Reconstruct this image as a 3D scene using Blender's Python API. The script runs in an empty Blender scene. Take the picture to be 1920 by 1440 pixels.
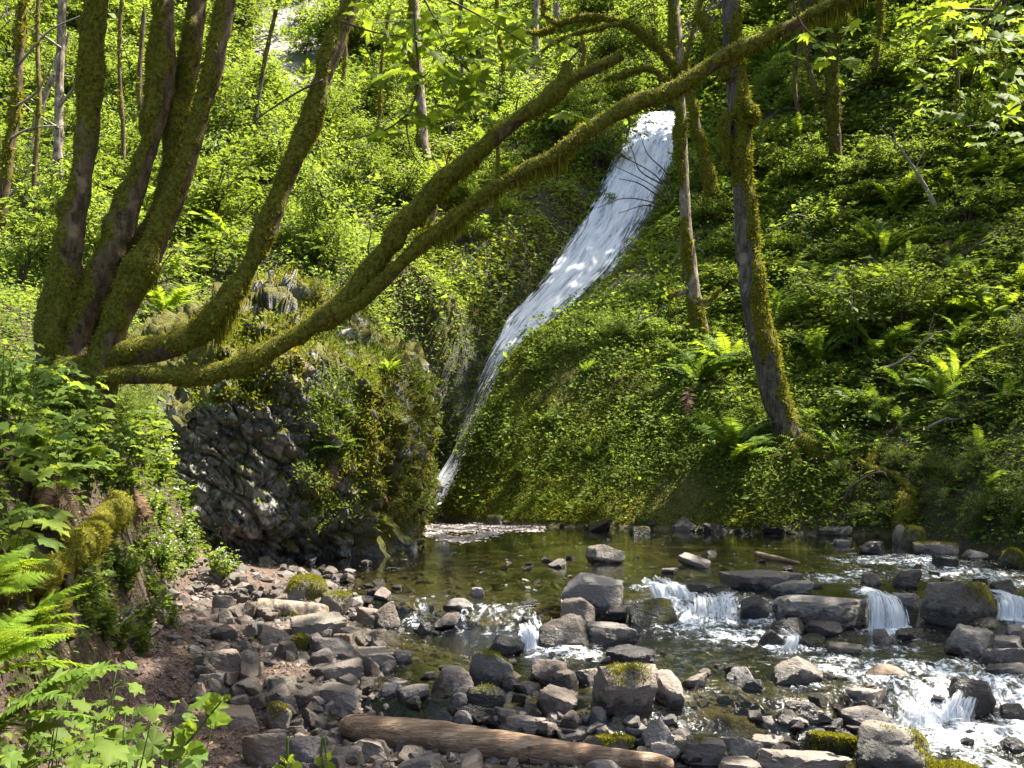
import bpy, math
import numpy as np
from mathutils import Matrix, Vector, Euler

S = bpy.context.scene
# ------------------------------------------------------------------ camera, sky, sun, exposure
F, H, HZ = 1884.0, 2.2, 780.0            # focal length in photo pixels, eye height over the pool, horizon row
cam = bpy.data.cameras.new('camera'); camo = bpy.data.objects.new('camera', cam)
S.collection.objects.link(camo); S.camera = camo
camo.location = (0, 0, H); camo.rotation_euler = (math.pi/2, 0, 0)
cam.sensor_width = 36.0; cam.lens = 36.0*F/1920.0; cam.shift_y = (HZ-720.0)/1920.0
cam.clip_start = 0.05; cam.clip_end = 600.0
SUN = np.array([0.45, 0.20, 0.87]); SUN = SUN/np.linalg.norm(SUN)   # towards the sun
W = bpy.data.worlds.new('World'); S.world = W; W.use_nodes = True
nt = W.node_tree; bg = nt.nodes['Background']
sky = nt.nodes.new('ShaderNodeTexSky'); sky.sky_type = 'NISHITA'; sky.sun_disc = False
sky.sun_elevation = math.asin(SUN[2]); sky.sun_rotation = math.atan2(SUN[0], SUN[1])
sky.air_density = 1.0; sky.dust_density = 3.5; sky.ozone_density = 1.0
nt.links.new(sky.outputs[0], bg.inputs[0]); bg.inputs[1].default_value = 0.09
sl = bpy.data.lights.new('sun', 'SUN'); sl.energy = 5.0; sl.angle = math.radians(0.55); sl.color = (1.0, 0.93, 0.80)
so = bpy.data.objects.new('sun', sl); S.collection.objects.link(so)
so.rotation_euler = Vector(-SUN).to_track_quat('-Z', 'Y').to_euler()
S.view_settings.view_transform = 'Standard'; S.view_settings.look = 'None'
S.view_settings.gamma = 1.0; S.view_settings.use_curve_mapping = False
S.view_settings.exposure = 2.12
S.render.engine = 'CYCLES'
cy = S.cycles
cy.max_bounces = 7; cy.diffuse_bounces = 3; cy.glossy_bounces = 3; cy.transmission_bounces = 4
cy.transparent_max_bounces = 12; cy.caustics_reflective = False; cy.caustics_refractive = False
cy.sample_clamp_indirect = 3.0; cy.sample_clamp_direct = 12.0; cy.use_denoising = True; cy.denoising_input_passes = 'RGB_ALBEDO_NORMAL'; cy.denoising_prefilter = 'ACCURATE'; cy.denoising_quality = 'HIGH'; cy.adaptive_threshold = 0.005
try: cy.denoiser = 'OPENIMAGEDENOISE'
except Exception: pass

rng = np.random.default_rng(7)

# ------------------------------------------------------------------ noise
def _hash(ix, iy, iz, seed):
    h = (ix.astype(np.int64)*374761393 + iy.astype(np.int64)*668265263 + iz.astype(np.int64)*2147483647 + seed*974711) & 0xffffffff
    h = ((h ^ (h >> 13))*1274126177) & 0xffffffff
    h = ((h ^ (h >> 15))*2246822519) & 0xffffffff
    return ((h ^ (h >> 16)) & 0xffffff)/float(0xffffff)
def vnoise(p, seed=0):
    p = np.asarray(p, float); i = np.floor(p); f = p-i; i = i.astype(np.int64); f = f*f*(3-2*f)
    r = 0
    for a in (0, 1):
        for b in (0, 1):
            for c in (0, 1):
                w = (f[:, 0] if a else 1-f[:, 0])*(f[:, 1] if b else 1-f[:, 1])*(f[:, 2] if c else 1-f[:, 2])
                r = r + w*_hash(i[:, 0]+a, i[:, 1]+b, i[:, 2]+c, seed)
    return r*2-1
def fbm(p, octv=4, seed=0, gain=0.5):
    p = np.asarray(p, float); r = 0; a = 1; t = 0
    for k in range(octv):
        r = r+a*vnoise(p*(2.03**k)+k*17.3, seed+k); t += a; a *= gain
    return r/t
def fbm2(x, y, sc, octv=4, seed=0):
    return fbm(np.stack([x*sc, y*sc, np.zeros_like(x)+0.37], 1), octv, seed)
def sst(x, a=0.0, b=1.0):
    t = np.clip((x-a)/(b-a), 0, 1); return t*t*(3-2*t)
def unit(v):
    return v/np.maximum(np.linalg.norm(v, axis=-1, keepdims=True), 1e-9)
def Wp(px, py, Y):                        # photo pixel + distance -> place
    px, py, Y = (np.asarray(a, float) for a in (px, py, Y))
    return np.stack([(px-960)/F*Y, Y+0*px, H+(HZ-py)/F*Y], -1)
def to_px(p):
    p = np.asarray(p, float)
    return 960+F*p[..., 0]/p[..., 1], HZ-F*(p[..., 2]-H)/p[..., 1]

# ------------------------------------------------------------------ mesh helpers
def mesh_np(name, v, faces, mat=None, smooth=True, attrs=None, uv=None):
    """faces: list of int arrays (n,3) or (n,4)"""
    me = bpy.data.meshes.new(name)
    v = np.asarray(v, np.float32)
    faces = [np.asarray(f, np.int32) for f in (faces if isinstance(faces, list) else [faces]) if len(f)]
    me.vertices.add(len(v)); me.vertices.foreach_set('co', v.ravel())
    loops = np.concatenate([f.ravel() for f in faces]); tot = np.concatenate([np.full(len(f), f.shape[1], np.int32) for f in faces])
    me.loops.add(len(loops)); me.loops.foreach_set('vertex_index', loops)
    me.polygons.add(len(tot)); st = np.zeros(len(tot), np.int32); st[1:] = np.cumsum(tot)[:-1]
    me.polygons.foreach_set('loop_start', st)
    me.polygons.foreach_set('use_smooth', np.full(len(tot), smooth))
    for k, a in (attrs or {}).items():
        at = me.attributes.new(k, 'FLOAT', 'POINT'); at.data.foreach_set('value', np.asarray(a, np.float32))
    if uv is not None:
        l = me.uv_layers.new(name='UVMap'); l.data.foreach_set('uv', np.asarray(uv, np.float32)[loops].ravel())
    me.update(calc_edges=True)
    if mat is not None: me.materials.append(mat)
    return me
def link(name, me, parent=None, loc=None, **props):
    o = bpy.data.objects.new(name, me); S.collection.objects.link(o)
    if parent is not None: o.parent = parent
    if loc is not None: o.location = loc
    for k, a in props.items():
        if a is not None: o[k] = a
    return o
def tag(o, label=None, cat=None, group=None, kind=None):
    for k, a in (('label', label), ('category', cat), ('group', group), ('kind', kind)):
        if a: o[k] = a
    return o
def thing(name, loc, label, cat, group=None):
    o = bpy.data.objects.new(name, None); S.collection.objects.link(o); o.location = loc
    o.empty_display_size = 0.1
    return tag(o, label, cat, group)
def root_loc(o):
    while o.parent is not None: o = o.parent
    return np.array(o.location)
def part(name, v, faces, mat, parent, smooth=True, attrs=None, uv=None, **props):
    """v in world coordinates; parent chain carries no rotation"""
    return link(name, mesh_np(name, np.asarray(v)-root_loc(parent), faces, mat, smooth, attrs, uv), parent, **props)
class MB:
    def __init__(s): s.v = []; s.f3 = []; s.f4 = []; s.n = 0; s.a = {}
    def add(s, v, f3=None, f4=None, **at):
        v = np.asarray(v, float)
        if f3 is not None and len(f3): s.f3.append(np.asarray(f3)+s.n)
        if f4 is not None and len(f4): s.f4.append(np.asarray(f4)+s.n)
        s.v.append(v); s.n += len(v)
        for k, a in at.items(): s.a.setdefault(k, []).append(np.broadcast_to(np.asarray(a, float), (len(v),)))
    def out(s):
        fs = []
        if s.f3: fs.append(np.concatenate(s.f3))
        if s.f4: fs.append(np.concatenate(s.f4))
        return np.concatenate(s.v), fs, {k: np.concatenate(a) for k, a in s.a.items()}

def frames(tip, nrm):
    y = unit(tip); z = unit(nrm-(nrm*y).sum(-1, keepdims=True)*y); x = np.cross(y, z); return x, y, z
def scatter(tv, tf, P, X, Y, Z, s):
    """copies of template (verts tv, tris tf) joined"""
    n, k = len(P), len(tv); s = np.broadcast_to(np.asarray(s, float), (n,))[:, None, None]
    v = P[:, None, :]+s*(tv[None, :, 0:1]*X[:, None, :]+tv[None, :, 1:2]*Y[:, None, :]+tv[None, :, 2:3]*Z[:, None, :])
    f = tf[None]+(np.arange(n)*k)[:, None, None]
    return v.reshape(-1, 3), f.reshape(-1, tf.shape[1])
LEAF2 = (np.array([[0, 0, 0], [.33, .42, .10], [0, 1, -.06], [-.33, .42, .10]]), np.array([[0, 1, 2], [0, 2, 3]]))
LEAFR = (np.array([[0, 0, 0], [.46, .45, .06], [0, .95, -.05], [-.46, .45, .06]]), np.array([[0, 1, 2], [0, 2, 3]]))
BLADE = (np.array([[-.13, 0, 0], [.13, 0, 0], [0, 1, 0.0]]), np.array([[0, 1, 2]]))
def randdir(n, r=None):
    return unit((r or rng).normal(size=(n, 3)))
def leaf_cloud(P, size, up=0.9, jit=0.55, tpl=LEAF2, r=None, out=None, szv=0.35):
    r = r or rng; n = len(P)
    N = np.array([0, 0, up])+r.normal(size=(n, 3))*jit
    if out is not None: N = N+out*0.5
    N = unit(N)
    T = r.normal(size=(n, 3)); T[:, 2] = T[:, 2]*0.35-0.25
    if out is not None: T = T+out*0.8
    X, Y, Z = frames(T, N)
    # frames() keeps tip exact and normal near N
    s = size*np.exp(r.normal(size=n)*szv)
    return scatter(tpl[0], tpl[1], P, X, Y, Z, s)

def catmull(pts, n):
    pts = np.asarray(pts, float); m = len(pts)
    if m == 2: pts = np.stack([pts[0], (pts[0]+pts[1])/2, pts[1]]); m = 3
    q = np.concatenate([[2*pts[0]-pts[1]], pts, [2*pts[-1]-pts[-2]]])
    t = np.linspace(0, m-1-1e-6, n); i = np.floor(t).astype(int); f = (t-i)[:, None]
    a, b, c, d = q[i], q[i+1], q[i+2], q[i+3]
    return 0.5*((2*b)+(-a+c)*f+(2*a-5*b+4*c-d)*f**2+(-a+3*b-3*c+d)*f**3)
def tube(path, rad, n=40, seg=10, bump=0.0, bsc=3.0, seed=0, cap=True):
    """returns verts, [quads, tris], centre line, radii, surface normals"""
    pr = catmull(np.column_stack([np.asarray(path, float), np.asarray(rad, float)]), n)
    p, r = pr[:, :3], np.maximum(pr[:, 3], 0.001)
    t = unit(np.gradient(p, axis=0)); ref = np.array([0.31, -0.9, 0.2])
    u = np.zeros_like(p); u[0] = unit(np.cross(t[0], np.cross(ref, t[0])))
    for i in range(1, n): u[i] = unit(u[i-1]-t[i]*np.dot(u[i-1], t[i]))
    w = np.cross(t, u); a = np.linspace(0, 2*np.pi, seg, endpoint=False)
    nr = (np.cos(a)[None, :, None]*u[:, None, :]+np.sin(a)[None, :, None]*w[:, None, :])
    v = p[:, None, :]+nr*r[:, None, None]
    if bump:
        d = fbm(v.reshape(-1, 3)*bsc, 3, seed).reshape(n, seg)+0.5*fbm(v.reshape(-1, 3)*bsc*3.1, 2, seed+9).reshape(n, seg)
        v = v+nr*(r[:, None]*bump*d)[:, :, None]
    i = np.arange(n-1)[:, None]*seg; j = np.arange(seg)[None]; k = (j+1) % seg
    q = np.stack([i+j, i+k, i+seg+k, i+seg+j], -1).reshape(-1, 4)
    v = v.reshape(-1, 3); tr = np.zeros((0, 3), int)
    if cap:
        b = len(v); v = np.concatenate([v, p[:1]-t[:1]*r[0]*0.15, p[-1:]+t[-1:]*r[-1]*0.3])
        j = np.arange(seg); tr = np.concatenate([np.stack([0*j+b, (j+1) % seg, j], 1), np.stack([0*j+b+1, (n-1)*seg+j, (n-1)*seg+(j+1) % seg], 1)])
    return v, [q, tr], p, r, nr.reshape(-1, 3)

# ------------------------------------------------------------------ materials
def C(h): return (h[0], h[1], h[2], 1.0)
class NT:
    def __init__(s, name):
        s.m = bpy.data.materials.new(name); s.m.use_nodes = True; s.t = s.m.node_tree
        s.t.nodes.clear(); s.out = s.n('OutputMaterial')
    def n(s, t, **kw):
        x = s.t.nodes.new('ShaderNode'+t)
        for k, v in kw.items(): setattr(x, k, v)
        return x
    def l(s, a, b): s.t.links.new(a, b)
    def put(s, sock, v):
        if isinstance(v, bpy.types.NodeSocket): s.l(v, sock)
        elif isinstance(v, (tuple, list)): sock.default_value = C(v) if sock.type == 'RGBA' else tuple(v)
        else: sock.default_value = v
    def math(s, op, a, b=0.0, c=0.0, clamp=False):
        x = s.n('Math', operation=op, use_clamp=clamp); s.put(x.inputs[0], a); s.put(x.inputs[1], b); s.put(x.inputs[2], c); return x.outputs[0]
    def mix(s, f, a, b):
        x = s.n('Mix', data_type='RGBA'); s.put(x.inputs[0], f); s.put(x.inputs[6], a); s.put(x.inputs[7], b); return x.outputs[2]
    def ramp(s, f, stops, interp='LINEAR'):
        x = s.n('ValToRGB'); cr = x.color_ramp; cr.interpolation = interp
        while len(cr.elements) < len(stops): cr.elements.new(0.5)
        for e, (p, c) in zip(cr.elements, stops): e.position = p; e.color = C(c if isinstance(c, (tuple, list)) else (c, c, c))
        s.put(x.inputs[0], f); return x.outputs[0]
    def rng(s, f, a, b, c=0.0, d=1.0):
        x = s.n('MapRange'); x.interpolation_type = 'SMOOTHSTEP'
        for i, v in enumerate((f, a, b, c, d)): s.put(x.inputs[i], v)
        return x.outputs[0]
    def coord(s, kind='Object'): return s.n('TexCoord').outputs[kind]
    def pos(s): return s.n('NewGeometry').outputs['Position']
    def map(s, v, sc): x = s.n('Mapping'); s.put(x.inputs[0], v); x.inputs['Scale'].default_value = sc; return x.outputs[0]
    def noise(s, v, sc, det=4.0, rough=0.55, dist=0.0, out=0):
        x = s.n('TexNoise'); s.put(x.inputs['Vector'], v); x.inputs['Scale'].default_value = sc; x.inputs['Detail'].default_value = det
        x.inputs['Roughness'].default_value = rough; x.inputs['Distortion'].default_value = dist; return x.outputs[out]
    def vor(s, v, sc, feature='F1', out=0):
        x = s.n('TexVoronoi', feature=feature); s.put(x.inputs['Vector'], v); x.inputs['Scale'].default_value = sc; return x.outputs[out]
    def bump(s, h, st=0.5, d=0.02, nrm=None):
        x = s.n('Bump'); s.put(x.inputs['Strength'], st); x.inputs['Distance'].default_value = d; s.put(x.inputs['Height'], h)
        if nrm is not None: s.l(nrm, x.inputs['Normal'])
        return x.outputs[0]
    def pbsdf(s, col, rough=0.7, spec=0.4, nrm=None, **kw):
        x = s.n('BsdfPrincipled'); s.put(x.inputs['Base Color'], col); s.put(x.inputs['Roughness'], rough); s.put(x.inputs['Specular IOR Level'], spec)
        if nrm is not None: s.l(nrm, x.inputs['Normal'])
        for k, v in kw.items(): s.put(x.inputs[k], v)
        return x.outputs[0]
    def mixs(s, f, a, b):
        x = s.n('MixShader'); s.put(x.inputs[0], f); s.l(a, x.inputs[1]); s.l(b, x.inputs[2]); return x.outputs[0]
    def attr(s, name, typ='GEOMETRY'):
        x = s.n('Attribute'); x.attribute_type = typ; x.attribute_name = name; return x.outputs['Fac']
    def island(s): return s.n('NewGeometry').outputs['Random Per Island']
    def objrand(s): return s.n('ObjectInfo').outputs['Random']
    def done(s, sh): s.l(sh, s.out.inputs['Surface']); return s.m

def leaf_mat(name, cols, trans, tw=0.42, rough=0.62, spec=0.18):
    t = NT(name)
    r = t.math('FRACT', t.math('ADD', t.island(), t.math('MULTIPLY', t.objrand(), 0.61)))
    col = t.ramp(r, [(i/(len(cols)-1), c) for i, c in enumerate(cols)])
    tcol = t.mix(0.5, trans, t.mix(1.0, trans, col))
    a = t.pbsdf(col, rough, spec)
    b = t.n('BsdfTranslucent'); t.put(b.inputs[0], t.mix(r, trans, tuple(c*0.7 for c in trans)))
    return t.done(t.mixs(tw, a, b.outputs[0]))
M = {}
M['leaf_bright'] = leaf_mat('leaf_bright', [(.060, .115, .018), (.11, .170, .020), (.165, .215, .030), (.085, .15, .034), (.14, .19, .02)], (.36, .47, .05), .44)
M['leaf_mid'] = leaf_mat('leaf_mid', [(.048, .088, .012), (.078, .13, .015), (.11, .165, .02), (.065, .10, .018)], (.27, .36, .03), 0.40)
M['leaf_dark'] = leaf_mat('leaf_dark', [(.030, .060, .012), (.048, .088, .015), (.07, .118, .018), (.04, .072, .018)], (.15, .23, .025), 0.34)
M['leaf_maple'] = leaf_mat('leaf_maple', [(.075, .13, .010), (.105, .17, .013), (.13, .19, .016)], (.38, .50, .03), 0.52)
M['leaf_cover'] = leaf_mat('leaf_cover', [(.062, .105, .014), (.09, .14, .017), (.125, .17, .024), (.08, .11, .018)], (.24, .34, .03), 0.34)
M['fern'] = leaf_mat('fern', [(.052, .10, .012), (.08, .14, .015), (.11, .175, .02)], (.26, .38, .03), 0.40)
M['fern_bright'] = leaf_mat('fern_bright', [(.095, .165, .012), (.135, .215, .015), (.17, .25, .02)], (.42, .55, .03), 0.45)
M['fern_dead'] = leaf_mat('fern_dead', [(.12, .068, .034), (.19, .115, .06), (.09, .05, .024)], (.25, .14, .06), 0.25)
M['grass'] = leaf_mat('grass', [(.075, .14, .02), (.11, .18, .028), (.15, .20, .045), (.09, .16, .02)], (.26, .38, .05), 0.36)
M['moss_tuft'] = leaf_mat('moss_tuft', [(.095, .095, .009), (.15, .145, .012), (.23, .21, .018), (.12, .12, .012)], (.36, .35, .02), 0.34, 0.8, 0.1)
M['moss_lime'] = leaf_mat('moss_lime', [(.075, .115, .012), (.11, .155, .015), (.155, .19, .02), (.10, .12, .014)], (.28, .36, .03), 0.34, 0.8, 0.1)
M['moss_brown'] = leaf_mat('moss_brown', [(.07, .065, .012), (.11, .09, .02), (.15, .12, .03)], (.16, .14, .03), 0.25, 0.85, 0.1)
M['flower'] = leaf_mat('flower', [(.75, .75, .75), (.8, .8, .78)], (.5, .5, .5), 0.2)
M['litter'] = leaf_mat('litter', [(.12, .07, .035), (.2, .13, .07), (.26, .19, .12), (.09, .055, .03)], (.1, .06, .03), 0.15, 0.8, 0.2)

def bark_mat(name, dark, light, mossc=((.055, .055, .007), (.18, .17, .015))):
    t = NT(name); p = t.pos()
    n1 = t.noise(t.map(p, (1, 1, .28)), 14, 6, .65); n2 = t.noise(p, 3.1, 4); n3 = t.noise(p, 45, 3)
    bark = t.mix(t.rng(n1, .3, .7), dark, light)
    bark = t.mix(t.math('MULTIPLY', t.rng(t.noise(p, 7.5, 5, .7), .54, .62), .75), bark, tuple(c*.55 for c in dark))
    bark = t.mix(t.rng(n2, .55, .70), bark, tuple(min(1, c*1.45+.02) for c in light))
    mo = t.mix(t.rng(t.noise(p, 22, 4), .3, .7), mossc[0], mossc[1])
    mk = t.rng(t.math('ADD', t.attr('moss'), t.math('MULTIPLY', t.math('SUBTRACT', n2, .5), .7)), .42, .58)
    col = t.mix(mk, bark, mo)
    h = t.math('ADD', t.math('MULTIPLY', n1, 1.0), t.math('MULTIPLY', n3, .35))
    h = t.math('ADD', h, t.math('MULTIPLY', mk, t.noise(p, 60, 4, .7)))
    return t.done(t.pbsdf(col, .85, .2, t.bump(h, .9, .03)))
M['bark'] = bark_mat('bark', (.036, .024, .012), (.150, .108, .058))
M['bark_grey'] = bark_mat('bark_grey', (.040, .032, .025), (.145, .120, .095))
M['bark_pale'] = bark_mat('bark_pale', (.09, .065, .042), (.34, .28, .22))
t = NT('twig'); M['twig'] = t.done(t.pbsdf(t.mix(t.noise(t.pos(), 8), (.03, .022, .018), (.12, .09, .07)), .8, .2))
t = NT('twig_pale'); M['twig_pale'] = t.done(t.pbsdf(t.mix(t.noise(t.pos(), 8), (.12, .10, .085), (.36, .32, .28)), .8, .2))
t = NT('stem_green'); M['stem_green'] = t.done(t.pbsdf((.055, .09, .022), .6, .15))

t = NT('rock')
p = t.coord('Object'); wp = t.pos()
tone, moss, wet, warm = (t.attr(k, 'OBJECT') for k in ('tone', 'moss', 'wet', 'warm'))
n1 = t.noise(p, 2.2, 6, .6); n2 = t.noise(p, 24, 6, .68); n3 = t.noise(p, 75, 3)
dk = t.mix(warm, (.040, .037, .034), (.11, .066, .038)); lt = t.mix(warm, (.29, .252, .232), (.42, .28, .19))
base = t.mix(tone, dk, lt)
tint = t.n('Mix', data_type='RGBA', blend_type='MULTIPLY'); t.put(tint.inputs[0], 1.0); t.l(base, tint.inputs[6]); t.l(t.ramp(t.objrand(), [(0, (.84, .92, 1.0)), (.3, (1.0, .97, .92)), (.55, (1.0, .92, .86)), (.8, (.92, .95, .86)), (1, (1.0, 1.0, 1.0))]), tint.inputs[7]); base = tint.outputs[2]
base = t.mix(t.math('MULTIPLY', t.rng(n1, .38, .66), .55), base, t.mix(.5, base, (.34, .31, .29)))
base = t.mix(t.math('MULTIPLY', t.rng(n2, .5, .8), .55), base, t.mix(.55, base, (.03, .03, .028)))
base = t.mix(t.math('MULTIPLY', t.rng(n3, .62, .72), .35), base, (.5, .48, .44))
base = t.mix(t.math('MULTIPLY', t.rng(t.noise(p, 4.3, 5, .7), .6, .7), .22), base, (.09, .095, .05))
up = t.n('SeparateXYZ'); t.l(t.n('NewGeometry').outputs['Normal'], up.inputs[0])
mk = t.rng(t.math('ADD', t.math('ADD', t.math('MULTIPLY', moss, 1.0), t.math('MULTIPLY', up.outputs['Z'], .18)), t.math('MULTIPLY', t.noise(p, 3.7, 5, .6), .9)), .98, 1.12)
mcol = t.mix(t.rng(t.noise(p, 40, 3), .3, .7), (.045, .050, .007), (.145, .140, .016))
sep = t.n('SeparateXYZ'); t.l(p, sep.inputs[0])
wk = t.rng(t.math('ADD', sep.outputs['Z'], t.math('MULTIPLY', t.math('SUBTRACT', t.noise(p, 5.5, 4, .6), .5), .34)), t.math('SUBTRACT', wet, .03), t.math('ADD', wet, .04), 1.0, 0.0)
col = t.mix(mk, base, mcol)
col = t.mix(wk, col, t.mix(1.0, col, t.mix(.78, col, (.004, .004, .005))))
rough = t.mix(wk, t.mix(mk, (.72, .72, .72), (.95, .95, .95)), (.26, .26, .26))
cr = t.vor(t.n('Mapping').outputs[0], 3.0) if False else t.noise(t.map(p, (1, 1, 2.4)), 7, 5, .7, 1.0)
h = t.math('ADD', t.math('MULTIPLY', n1, .7), t.math('ADD', t.math('MULTIPLY', n2, .5), t.math('ADD', t.math('MULTIPLY', cr, .6), t.math('MULTIPLY', mk, t.noise(p, 70, 4, .7)))))
M['rock'] = t.done(t.pbsdf(col, rough, .4, t.bump(h, .95, .05)))
# ================================================================== the land
# stream level: the pool at 0, then two drops towards the camera
def lerp(x, xs, ys): return np.interp(x, xs, ys)
def level(x, y):
    w1 = 11.9+lerp(x, [-3, -1.2, .2, .6, 1.6, 2.9, 4.6, 6.5], [0.2, .1, -.6, .1, .3, .1, -.1, .1])+.18*np.sin(x*3.1)
    w2 = 8.9+lerp(x, [-2, 0, 1.5, 2.8, 3.4, 4.5, 6], [-.1, -.2, -.1, -.2, .25, .35, .5])+.12*np.sin(x*4.3+1)
    return -0.24*sst((w1-y)/.4, -.5, .5)-0.27*sst((w2-y)/.4, -.5, .5)-.02*np.clip(10-y, 0, 5)
SHX, SHY = [5, 8.2, 9.2, 11.2, 12.5, 14.5, 17], [1.5, -1.25, -1.32, -1.55, -1.95, -3.1, -4.0]
BRX, BRY = [-4, -1.2, .2, 1.2, 2.4, 2.9, 3.4, 4.2, 7], [8.5, 8.3, 8.15, 7.9, 7.6, 7.2, 6.4, 5, 2]
TOX, TOY = [2, 5, 7.6, 9.4, 11.1, 14.5, 17], [-1.7, -2.45, -3.1, -3.62, -3.65, -4.15, -5.5]
ctl = []
def cp(px, py, Y): ctl.append(tuple(Wp(px, py, Y)))
def cx(x, y, z): ctl.append((x, y, z))
# far shore (z about 0)
for px, Y in ((800, 22.6), (830, 21.9), (860, 21.2), (960, 20.3), (1080, 19.9), (1200, 19.6), (1350, 19.2), (1500, 18.8), (1700, 18.0), (1920, 15.4)):
    x = (px-960)/F*Y; cx(x, Y, .02); cx(x-.1*(x > 6), Y-1.5, -.9)
for x, y in ((0, 15), (-1, 18), (3, 15), (6, 12.5), (0, 10), (3, 8), (-1.75, 24), (-1.7, 25), (7, 9), (-2.5, 12), (0, 4), (5, 4), (4, 7), (5, 6.5), (3.4, 8), (6, 8)): cx(x, y, -1.4)
cx(9, 12, 0.4); cx(10, 9, .6); cx(9.5, 4, .5); cx(12, 12, 3.5); cx(13, 6, 3.5); cx(20, 10, 11)
# moss slab: foot, belly, crest along the falls
for a in ((850, 930, 22.2), (900, 900, 21.6), (1000, 930, 20.8), (1100, 900, 20.8), (1000, 820, 22), (900, 800, 22.6), (1200, 850, 21.2), (1100, 760, 22.4), (960, 720, 23.2),
          (1350, 850, 20.4), (1300, 740, 22), (1200, 680, 23.4), (890, 815, 22.9), (938, 702, 23.8), (1010, 642, 24.8), (1080, 605, 25.8), (1120, 575, 26.8), (1172, 515, 29), (1212, 430, 32), (1258, 335, 36), (1292, 240, 40.5)): cp(*a)
# the water's own trough
for a in ((820, 925, 25.0), (862, 850, 25.6), (905, 740, 26.4), (960, 640, 27.6), (1050, 560, 29.4), (1110, 480, 31.6), (1165, 400, 34), (1205, 320, 37), (1228, 240, 40.5)): cp(a[0], a[1]+4, a[2]+.15)
# wall on its near side
for a in ((872, 640, 26.6), (850, 560, 28.2), (925, 520, 29.2), (1000, 440, 31.5), (1075, 370, 34.2), (1130, 270, 38.2), (850, 450, 31.2), (812, 740, 26.2), (796, 850, 26), (780, 640, 26.2), (950, 350, 36), (1030, 250, 40)): cp(*a)
# right hillside
for a in ((1480, 832, 20.3), (1560, 860, 19.9), (1600, 760, 21.5), (1450, 680, 23.2), (1600, 600, 24.6), (1320, 600, 25.5), (1750, 700, 21.6), (1900, 800, 18.2), (1900, 620, 21.4), (1700, 480, 26.5),
          (1450, 480, 28.5), (1330, 440, 31), (1850, 330, 28.5), (1600, 300, 31.5), (1400, 280, 35.5), (1600, 100, 36.5), (1400, 120, 42), (1850, 60, 33), (1600, -80, 42), (1900, -100, 38), (1700, 900, 18.9), (1820, 950, 17.0), (2200, 500, 21), (2300, 200, 26)): cp(*a)
# far slope behind everything
for a in ((1180, 150, 46), (1200, 0, 53), (1000, 120, 47), (900, 230, 42), (900, 0, 58), (720, 480, 27.5), (700, 330, 34), (600, 430, 27), (600, 200, 40), (430, 470, 24.5), (300, 500, 22.5), (120, 500, 21), (0, 500, 20.5),
          (300, 200, 38), (120, 300, 34), (0, 200, 38), (0, 0, 52), (300, 0, 52), (520, 130, 46), (500, -60, 58), (720, 120, 48), (700, -50, 60), (-300, 300, 33), (-300, 0, 50), (100, 610, 16.5), (-200, 560, 17)): cp(*a)
for a in ((-4.2, 19, 1.6), (-3.2, 23, 2.6), (-2.6, 24.5, 2.4), (-6, 17, 2.3), (-8, 14, 3.2), (-11, 9, 3.6), (-14, 4, 4), (-14, 14, 4.4), (-40, 30, 14), (-40, 60, 34), (-45, 85, 55), (0, 90, 58), (45, 85, 62), (45, 50, 50), (30, 25, 26), (30, 5, 20), (-30, 5, 6), (0, -6, .4), (-8, -4, 2.5), (9, -5, 1.5)): cx(*a)
ctl = np.array(ctl)
class RBF:
    def __init__(s, P, z, c=0.8):
        s.P, s.c = P, c; n = len(P)
        K = np.sqrt(((P[:, None]-P[None])**2).sum(-1)+c*c); K += np.eye(n)*(-0.02)
        B = np.column_stack([np.ones(n), P])
        A = np.block([[K, B], [B.T, np.zeros((3, 3))]])
        s.w = np.linalg.lstsq(A, np.concatenate([z, np.zeros(3)]), rcond=None)[0]
    def __call__(s, x, y):
        o = np.empty(len(x))
        for i in range(0, len(x), 20000):
            q = np.column_stack([x[i:i+20000], y[i:i+20000]])
            K = np.sqrt(((q[:, None]-s.P[None])**2).sum(-1)+s.c**2)
            o[i:i+20000] = K@s.w[:-3]+s.w[-3]+q@s.w[-2:]
        return o
hill = RBF(ctl[:, :2], ctl[:, 2])
# falls centre line with half widths (photo pixels) and distance
FALL = [(816, 932, 15, 25.0), (826, 908, 15, 25.1), (848, 872, 13, 25.4), (868, 830, 11, 25.7), (884, 780, 12, 26.0), (902, 735, 16, 26.4), (930, 685, 24, 26.9), (964, 640, 33, 27.6), (998, 600, 46, 28.6), (1040, 560, 50, 29.5),
        (1084, 515, 56, 30.6), (1116, 468, 58, 31.9), (1146, 424, 56, 33.2), (1172, 375, 54, 34.8), (1196, 325, 54, 36.7), (1215, 280, 50, 38.8), (1230, 240, 46, 40.7), (1246, 215, 44, 42.5)]
FC = np.array([Wp(a[0], a[1], a[3]) for a in FALL]); FW = np.array([a[2]/F*a[3] for a in FALL])
fs = catmull(np.column_stack([FC, FW]), 90)
def near_falls(x, y):
    d = np.full(len(x), 99.0); z = np.zeros(len(x)); w = np.ones(len(x))
    for i in range(len(fs)):
        k = np.hypot(x-fs[i, 0], y-fs[i, 1]); m = k < d; d[m] = k[m]; z[m] = fs[i, 2]; w[m] = fs[i, 3]
    return d, z, w
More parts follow.
